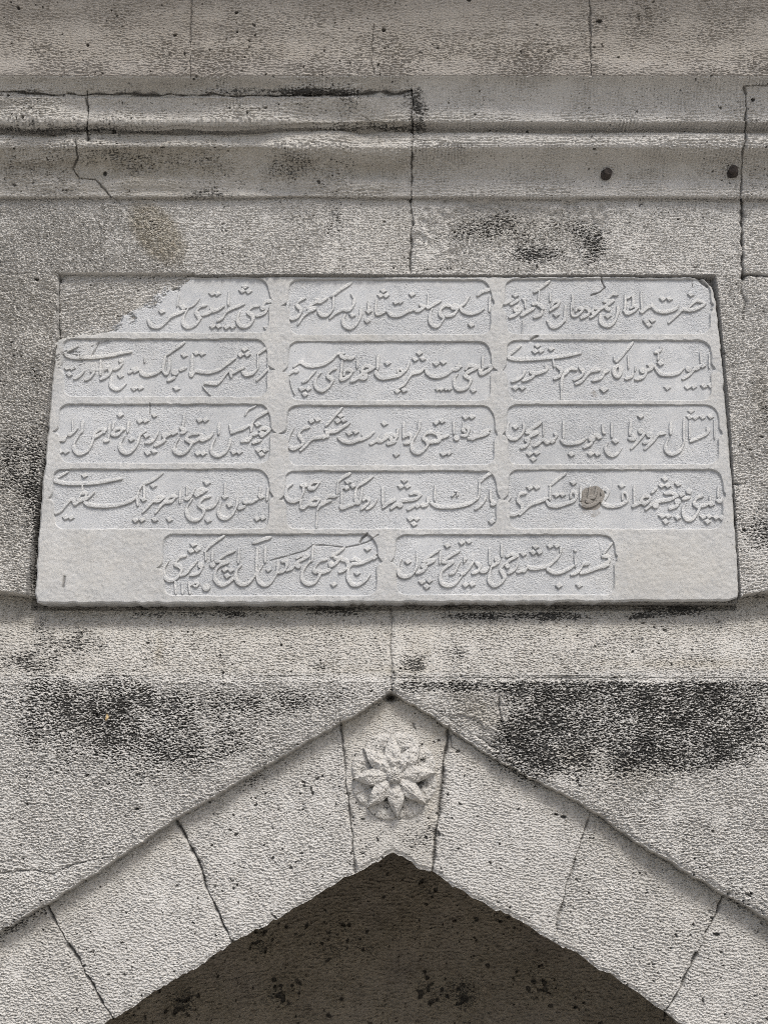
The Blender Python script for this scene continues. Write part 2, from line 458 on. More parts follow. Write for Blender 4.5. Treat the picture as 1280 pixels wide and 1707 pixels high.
key = (U > np.interp(V, [1200, 1455], [568, 590])) & (U < np.interp(V, [1212, 1460], [748, 721]))
Tarch = np.where(key, 0.6 * rough2 + 0.5 * rough, Tarch)
T = lerp(T, Tarch * lerp(0.45, 1.0, sstep(5, 70, d_ext)), tE)
T = np.where(fill, 0.9 * combD + 0.35 * rough2, T)
T = np.where((V > vD) & (V < 1128), T * np.interp(V, [990, 1040, 1100], [0.45, 0.6, 0.95]), T)
T = np.where(flake > 0.3, 1.15 * (rough + 0.5 * rough2), T)
T *= np.where(sd_hole < 0, 0.5, 1)
T = 0.68 * np.tanh(1.2 * T) + 0.40 * rough2 + 0.66 * fnoise(SH, H, H, 35, fz=0, bz=250, bx=200)
T *= np.where(tE > .5, 0.85, 1) * np.where(key, 0.8, 1)
AMP = 0.00142 * (1 + 0.25 * R)
h = AMP * T * ampm
# pits
pn = fnoise(SH, H, H, 31, bx=75, bz=75)
pit = sstep(2.55, 3.1, pn + 0.5 * np.clip(amp, -1, 1) + 0.25 * tE)
pn2 = fnoise(SH, H, H, 32, bx=28, bz=45)
pit2 = sstep(3.1, 3.7, pn2)
h -= 0.0045 * pit + 0.006 * pit2
cav = np.clip(-T - 0.55, 0, 1.5)       # the deepest tool marks, darkened through the crust

dark = 0.75 * pit + 0.9 * pit2
# joints
jw = 0.85 + 0.45 * fnoise(SH, H, H, 33, bx=22, bz=22)
for pts, w, dep, dk in JOINTS + CRACKS:
    d = dist_line(U + WU, V + WV, pts) + 0.2 * pn2
    ww = 0.72 * w * np.clip(jw, .35, 1.7)
    g = np.exp(-(d / ww) ** 2)
    h -= dep * g
    dark = np.maximum(dark, dk * np.clip(jw + .15, .3, 1.1) * np.exp(-(d / (ww * 0.9)) ** 2))
    h -= 0.0026 * np.clip(jw, 0, 1.8) * np.exp(-(d / (5.0 * np.clip(jw, .5, 1.6))) ** 2) * (dk > .2)
# line under the spandrel, rounded arrises of the arch
ledge_d = np.abs(d_ext + 1)
dark = np.maximum(dark, 0.3 * np.exp(-((d_ext - 2) / 2.4) ** 2) * (V > 1125) * np.clip(jw, .2, 1.2))
h -= 0.003 * sstep(-8, 0, d_int) * (d_int < 40) * tE + 0.004 * np.exp(-((d_ext + 3) / 4.5) ** 2) * (d_ext < 0)
crust, warm, pale = stain_fields(U, V)
crust += 0.08 * amp * (crust > 0.1) + 0.01
crust += np.where(tE > .5, 0.15 * np.exp(-((d_ext - 4) / 14) ** 2), 0)  # soft shade painted on the arch ring below the spandrel edge
crust -= np.clip(crust - 0.1, 0, 0.5) * 0.55 * np.clip(T, -1.6, 1.6)
crust += 0.145 * np.clip(cav, 0, 1.2) - 0.06
warm += np.where(tE > .5, 0.42 * np.exp(-(d_ext / 42) ** 2) + 0.25 * key, 0)
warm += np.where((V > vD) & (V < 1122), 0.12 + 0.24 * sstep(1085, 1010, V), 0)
crust += np.where((V > vD) & (V < 1118), 0.11 + 0.12 * sstep(1060, 1008, V) + 0.05 * amp, 0)  # grey-brown cove, with the slab's shade painted in toward its top
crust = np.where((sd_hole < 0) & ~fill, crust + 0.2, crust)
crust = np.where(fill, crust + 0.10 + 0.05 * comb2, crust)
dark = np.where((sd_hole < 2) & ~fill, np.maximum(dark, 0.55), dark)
dark = np.maximum(dark, np.exp(-(((U - 651) / 10) ** 2 + ((V - 1161) / 6) ** 2)))
h -= 0.022 * np.exp(-(((U - 651) / 9) ** 2 + ((V - 1162) / 6) ** 2))
Y = Y - h
ATT = np.stack([crust, warm, pale, np.clip(dark, 0, 1)], -1).astype(np.float32)

# ---- which stone each cell belongs to
def cellc(A): return (A[:-1, :-1] + A[1:, 1:]) * 0.5
uc, vc = cellc(U), cellc(V)
ec, ic = cellc(d_ext), cellc(d_int)
hc, sc_, vd = cellc(sd_hole), cellc(sd_slab_w), cellc(vD)
keep = (ic < 0) & ~((hc < -16) & (sc_ < -12))
arch = (ec > 1.0) & keep
up = ~arch & keep
course = up & (vc < 457) 
fillc = up & (vc >= 457) & (uc > np.interp(vc, [457, 600], [97, 88])) & (uc < 325) & (vc < 585) & (sc_ > -14)
side = up & (vc >= 457) & (vc <= vd) & ~fillc
cove = up & (vc > vd) & (vc <= 1128)
spandrel = up & (vc > 1128)
lab = np.zeros(uc.shape, np.int16)
diag = np.interp(vc, [325, 365, 392, 420, 462], [188, 215, 262, 305, 312])
lab[course & (uc < diag)] = 1
lab[course & (uc >= diag) & (uc < 686)] = 2
lab[course & (uc >= 686) & (uc < 1237)] = 3
lab[course & (uc >= 1237)] = 4
lab[side & (uc < 640)] = 5
lab[side & (uc >= 640)] = 6
lab[fillc] = 7
lab[cove & (uc < 652)] = 8
lab[cove & (uc >= 652)] = 9
lab[spandrel & (uc < 651)] = 10
lab[spandrel & (uc >= 651)] = 11
JV = [([1665, 1860], [-160, -10]), ([1510, 1575, 1640, 1700], [72, 110, 150, 186]), ([1368, 1420, 1500, 1548, 1574], [291, 320, 352, 372, 387]), ([1200, 1300, 1380, 1455], [568, 577, 586, 590]),
      ([1212, 1300, 1400, 1460], [748, 738, 727, 721]), ([1352, 1420, 1500, 1572], [986, 965, 940, 924]), ([1492, 1560, 1640, 1692], [1212, 1180, 1140, 1112]), ([1650, 1790, 1840], [1440, 1360, 1300])]
al = np.zeros(uc.shape, np.int16)
for vv, uu in JV:
    al += (uc > np.interp(vc, vv, uu)).astype(np.int16)
lab[arch] = 20 + al[arch]
vlab = np.pad(lab, ((0, 1), (0, 1)), 'edge')
br = np.random.default_rng(21)
tone = br.uniform(-1, 1, 40); push = br.uniform(-1, 1, 40)
ATT[..., 1] += (0.13 * tone[vlab] * ((vlab < 12) | (vlab > 19))).astype(np.float32)
tf = np.ones(40)
for k_, f_ in {1: 1.12, 2: .85, 3: .8, 4: .85, 5: 1.15, 6: .95, 7: .95, 8: .85, 9: .88, 10: 1.0, 11: 1.05, 20: .8, 21: .92, 22: .78, 23: .85, 24: .6, 25: .75, 26: .95, 27: .85, 28: .8}.items(): tf[k_] = f_
Y = Y + (1 - tf[vlab]) * AMP * T * ampm
Y = Y + 0.0016 * push[vlab] * (vlab > 0) * (d_int < -6)

# the ragged inner edge of the arch: bring its border vertices onto the line
kv = np.zeros(SH, int)
kk = keep.astype(int)
kv[:-1, :-1] += kk; kv[1:, :-1] += kk; kv[:-1, 1:] += kk; kv[1:, 1:] += kk
bord = (kv > 0) & (kv < 4) & (np.abs(d_int) < 8)
pxm = 1.0 / (766 * (1 + 1.363e-4 * (V - 853.5)))
Z = np.where(bord, Z + np.clip((V - Vi) * pxm, -2.2 * H, 2.2 * H), Z)

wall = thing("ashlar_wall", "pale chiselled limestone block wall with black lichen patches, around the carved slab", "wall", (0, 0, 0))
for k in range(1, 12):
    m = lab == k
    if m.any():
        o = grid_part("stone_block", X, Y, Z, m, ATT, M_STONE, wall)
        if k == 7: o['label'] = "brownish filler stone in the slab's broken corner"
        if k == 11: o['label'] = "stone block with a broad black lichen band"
NICHE_Y = 0.88
archt = thing("pointed_arch", "pointed arch of chiselled limestone blocks with a flower carved on its top stone", "arch", (0, 0, 0))
keystone = None
for k in range(20, 29):
    m = lab == k
    if not m.any(): continue
    o = grid_part("keystone" if k == 24 else "voussoir", X, Y, Z, m, ATT, M_STONE, archt, skirt=NICHE_Y - 0.03)
    if k == 24: keystone = o
del comb, comb2, rough, rough2, combR, combL, radL, combD

# ------------------------------------------------------------------ niche behind the arch
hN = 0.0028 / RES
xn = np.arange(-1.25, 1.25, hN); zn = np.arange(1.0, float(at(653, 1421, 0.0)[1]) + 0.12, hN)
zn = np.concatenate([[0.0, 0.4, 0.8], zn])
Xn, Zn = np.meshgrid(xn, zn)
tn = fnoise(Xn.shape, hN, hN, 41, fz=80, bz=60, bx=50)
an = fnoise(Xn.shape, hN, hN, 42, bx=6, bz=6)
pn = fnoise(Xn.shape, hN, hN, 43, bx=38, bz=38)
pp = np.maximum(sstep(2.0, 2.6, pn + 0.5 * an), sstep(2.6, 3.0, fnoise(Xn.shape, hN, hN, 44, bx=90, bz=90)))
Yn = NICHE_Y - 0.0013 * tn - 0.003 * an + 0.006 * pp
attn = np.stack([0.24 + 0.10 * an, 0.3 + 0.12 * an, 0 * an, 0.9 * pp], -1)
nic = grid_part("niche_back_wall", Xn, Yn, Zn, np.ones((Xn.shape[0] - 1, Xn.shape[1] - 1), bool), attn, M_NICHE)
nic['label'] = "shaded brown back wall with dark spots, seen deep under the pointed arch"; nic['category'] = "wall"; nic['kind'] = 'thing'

# ------------------------------------------------------------------ cornice and frieze: a profile swept along the wall
PROF = [(334, .010), (331, -.004), (328.5, -.0125), (326, -.0155), (318, -.0165), (305, -.0175), (292, -.021), (282, -.027), (272, -.036), (262, -.048), (254, -.060), (249, -.067), (246, -.071), (241, -.0745),
        (233, -.0745), (226, -.070), (223, -.064), (222.5, -.057), (221.5, -.054), (218, -.057), (212, -.069), (207, -.081), (204.5, -.087), (202, -.090), (195, -.0905), (185, -.0915), (175, -.094), (165, -.099), (155, -.106), (145, -.115),
        (135, -.126), (128.5, -.135), (125.5, -.1385), (122, -.1395), (110, -.1400), (90, -.141), (60, -.145), (30, -.152), (0, -.162), (-30, -.175), (-70, -.196), (-120, -.23), (-180, -.29)]
pv = np.array([p[0] for p in PROF]); py = np.array([p[1] for p in PROF])
pz = np.array([float(at(640, a, b)[1]) for a, b in PROF])
seg = np.concatenate([[0], np.cumsum(np.hypot(np.diff(py), np.diff(pz)))])
S = np.arange(0, seg[-1], H)
yy = np.interp(S, seg, py); zz = np.interp(S, seg, pz)
kern = np.exp(-np.linspace(-2, 2, 7) ** 2); kern /= kern.sum()
pad = lambda a: np.convolve(np.pad(a, 3, 'edge'), kern, 'valid')
yy, zz = pad(yy), pad(zz)
ty, tz = np.gradient(yy), np.gradient(zz)
ln = np.hypot(ty, tz) + 1e-12
ny, nz = -tz / ln, ty / ln           # outward normal (towards the street)
XC, YC0 = np.meshgrid(xs, yy); ZC0 = np.repeat(zz[:, None], len(xs), 1)
UC, VC = px(XC, YC0, ZC0)
SC = XC.shape
vrow = np.interp(zz, zz, np.interp(S, seg, pv))[:, None]
combh = fnoise(SC, H, H, 51, fz=1 / .0078, bz=26, bx=17)
combv = fnoise(SC, H, H, 52, fx=1 / .0080, bx=24, bz=22)
rgh = fnoise(SC, H, H, 53, fz=80, bz=70, bx=70)
rgh2 = fnoise(SC, H, H, 54, fz=150, bz=60, bx=80)
lowc = fnoise(SC, H, H, 55, bx=6, bz=6)
big = fnoise(SC, H, H, 56, bx=2.0, bz=14)
WUC = 0.9 * fnoise(SC, H, H, 59, bx=16, bz=16) + 0.35 * fnoise(SC, H, H, 60, bx=60, bz=60); WVC = 1.1 * fnoise(SC, H, H, 46, bx=14, bz=14)
jwc = fnoise(SC, H, H, 47, bx=18, bz=18)
facing = np.clip((-nz[:, None] + 0.05) * 2.5, 0, 1)     # soffits carry upright tool marks
olds = sstep(700, 640, UC)                              # the worn left stones
TC = lerp(combh * 0.8 + rgh2 * 0.4, combv * 0.7 + rgh2 * 0.35, facing)
TC = TC * lerp(1.0, 0.75, facing) + olds * 0.55 * rgh * (vrow > 128) * (vrow < 335) 
TC = np.where(vrow < 126, 0.22 * combh + 0.55 * rgh2 + 0.45 * rgh, TC) * np.where(vrow < 126, np.interp(vrow, [-60, 60, 120], [0.45, 0.55, 0.95]), 1)
TC = 1.05 * np.tanh(1.3 * TC) + 0.35 * rgh2 * (1 - 0.4 * facing) + 0.2 * fnoise(SC, H, H, 48, fz=0, bz=230, bx=200)
hC = np.where(vrow < 126, 0.00085, 0.00105) * TC * np.clip(1 + 0.3 * lowc, .4, 1.6)
hC += olds * (0.0034 * lowc + 0.0028 * big) * (sstep(131, 150, vrow) * sstep(326, 312, vrow)) + 0.0012 * big
hC += 0.0085 * olds * sstep(160, 163, vrow + 0.6 * jwc) * sstep(207.5, 204.5, vrow)
pnC = fnoise(SC, H, H, 57, bx=70, bz=70)
pitC = sstep(2.8, 3.3, pnC + 0.4 * np.clip(lowc, -1, 1) + 0.35 * olds)
pn2C = fnoise(SC, H, H, 58, bx=26, bz=34)
pit2C = sstep(2.9, 3.4, pn2C + 0.35 * olds)
hC -= 0.004 * pitC + 0.007 * pit2C
darkC = 0.75 * pitC + 0.85 * pit2C
CJ = [([(146, 152), (147, 200), (146, 231)], 2.6, .008, .85), ([(124, 236), (130, 262), (122, 282), (132, 298), (160, 300), (178, 318), (190, 334)], 1.9, .006, .6),
      ([(687, 150), (689, 205), (687, 250), (685, 335)], 2.6, .008, .85), ([(1242, 145), (1243, 205), (1240, 250), (1236, 290), (1234, 335)], 2.8, .008, .7),
      ([(-40, 152), (60, 156), (200, 158), (330, 158), (480, 160), (620, 156), (688, 152)], 2.6, .009, .75),
      ([(318, -250), (319, 60), (318, 128)], 2.0, .004, .35), ([(984, -250), (983, 60), (986, 126)], 2.4, .005, .6), ([(1245, 143), (1330, 140)], 2.4, .006, .6),
      ([(622, 40), (620, 90), (624, 128)], 1.2, .003, .5), ([(580, 175), (600, 190), (640, 205)], 1.2, .003, .4)]
for pts, w, dep, dk in CJ:
    d = dist_line(UC + WUC, VC + WVC, pts) + 0.2 * pn2C
    ww = 0.75 * w * np.clip(.85 + 0.45 * jwc, .3, 1.7)
    g = np.exp(-(d / ww) ** 2)
    hC -= dep * g
    darkC = np.maximum(darkC, dk * np.clip(.8 + .35 * jwc, .2, 1.1) * np.exp(-(d / (0.9 * ww)) ** 2))
Bc = lambda *a: blob(UC, VC, *a)
crC = (0.5 * Bc(90, 213, 160, 10) + 0.5 * Bc(490, 153, 170, 8) + 0.42 * Bc(690, 165, 26, 34) + 0.45 * Bc(610, 214, 120, 10) + 0.26 * Bc(225, 262, 130, 30) + 0.16 * Bc(450, 285, 200, 26)
       + 0.2 * Bc(484, 300, 9, 34) + 0.16 * Bc(110, 50, 170, 60) + 0.14 * Bc(480, 40, 220, 50) + 0.22 * Bc(1080, 50, 170, 60) + 0.2 * Bc(560, 183, 90, 16) + 0.36 * Bc(345, 325, 60, 12) + 0.3 * Bc(700, 205, 20, 70)
       + 0.36 * Bc(1265, 205, 30, 14) + 0.25 * Bc(30, 155, 60, 10) + 0.04 * (vrow < 100) + 0.14 * olds * (vrow > 128))
crC += np.where(vrow < 126, 0.07, 0.20) * np.clip(-TC - 0.8, 0, 1) + 0.06 * lowc * (crC > .08)
waC = 0.2 * olds * (vrow > 128) + 0.25 * ((vrow > 246) & (vrow < 300)) + 0.3 * Bc(235, 285, 120, 40) + 0.3 * Bc(640, 210, 120, 20) + 0.15 * (vrow < 100) + 0.1
ATC = np.stack([crC, np.broadcast_to(waC, SC), 0 * crC, np.clip(darkC, 0, 1)], -1).astype(np.float32)
YC = YC0 + ny[:, None] * hC
ZC = ZC0 + nz[:, None] * hC
ucc, vcc = cellc(UC), cellc(VC)
vrc = (vrow[:-1] + vrow[1:]) * 0.5
isfr = np.broadcast_to(vrc < 127, ucc.shape)
cornice = thing("moulded_cornice", "limestone cornice with rounded moulding, blackened at its left, crossing above the slab", "cornice", (0, 0, 0))
cut1 = np.where(vcc < 233, 146, np.interp(vcc, [233, 262, 282, 298, 300, 318, 334], [124, 130, 122, 132, 160, 178, 190]))
for lo_, hi_ in ((None, 0), (0, 1), (1, 2), (2, None)):
    cuts = [cut1, np.interp(vcc, [150, 205, 250, 335], [687, 689, 687, 685]), np.interp(vcc, [145, 205, 250, 335], [1242, 1243, 1240, 1234])]
    m = ~isfr
    if lo_ is not None: m = m & (ucc >= cuts[lo_])
    if hi_ is not None: m = m & (ucc < cuts[hi_])
    grid_part("cornice_block", XC, YC, ZC, m, ATC, M_STONE, cornice)
frieze = thing("upper_wall", "sooty grey-brown plain stone wall face overhanging the cornice at the top", "wall", (0, 0, 0))
for a, b in ((-9e9, 318.5), (318.5, 984), (984, 9e9)):
    grid_part("stone_block", XC, YC, ZC, isfr & (ucc >= a) & (ucc < b), ATC, M_FRIEZE, frieze)
del XC, YC, ZC, UC, VC, YC0, ZC0, TC, combh, combv, rgh, rgh2, pnC, pn2C

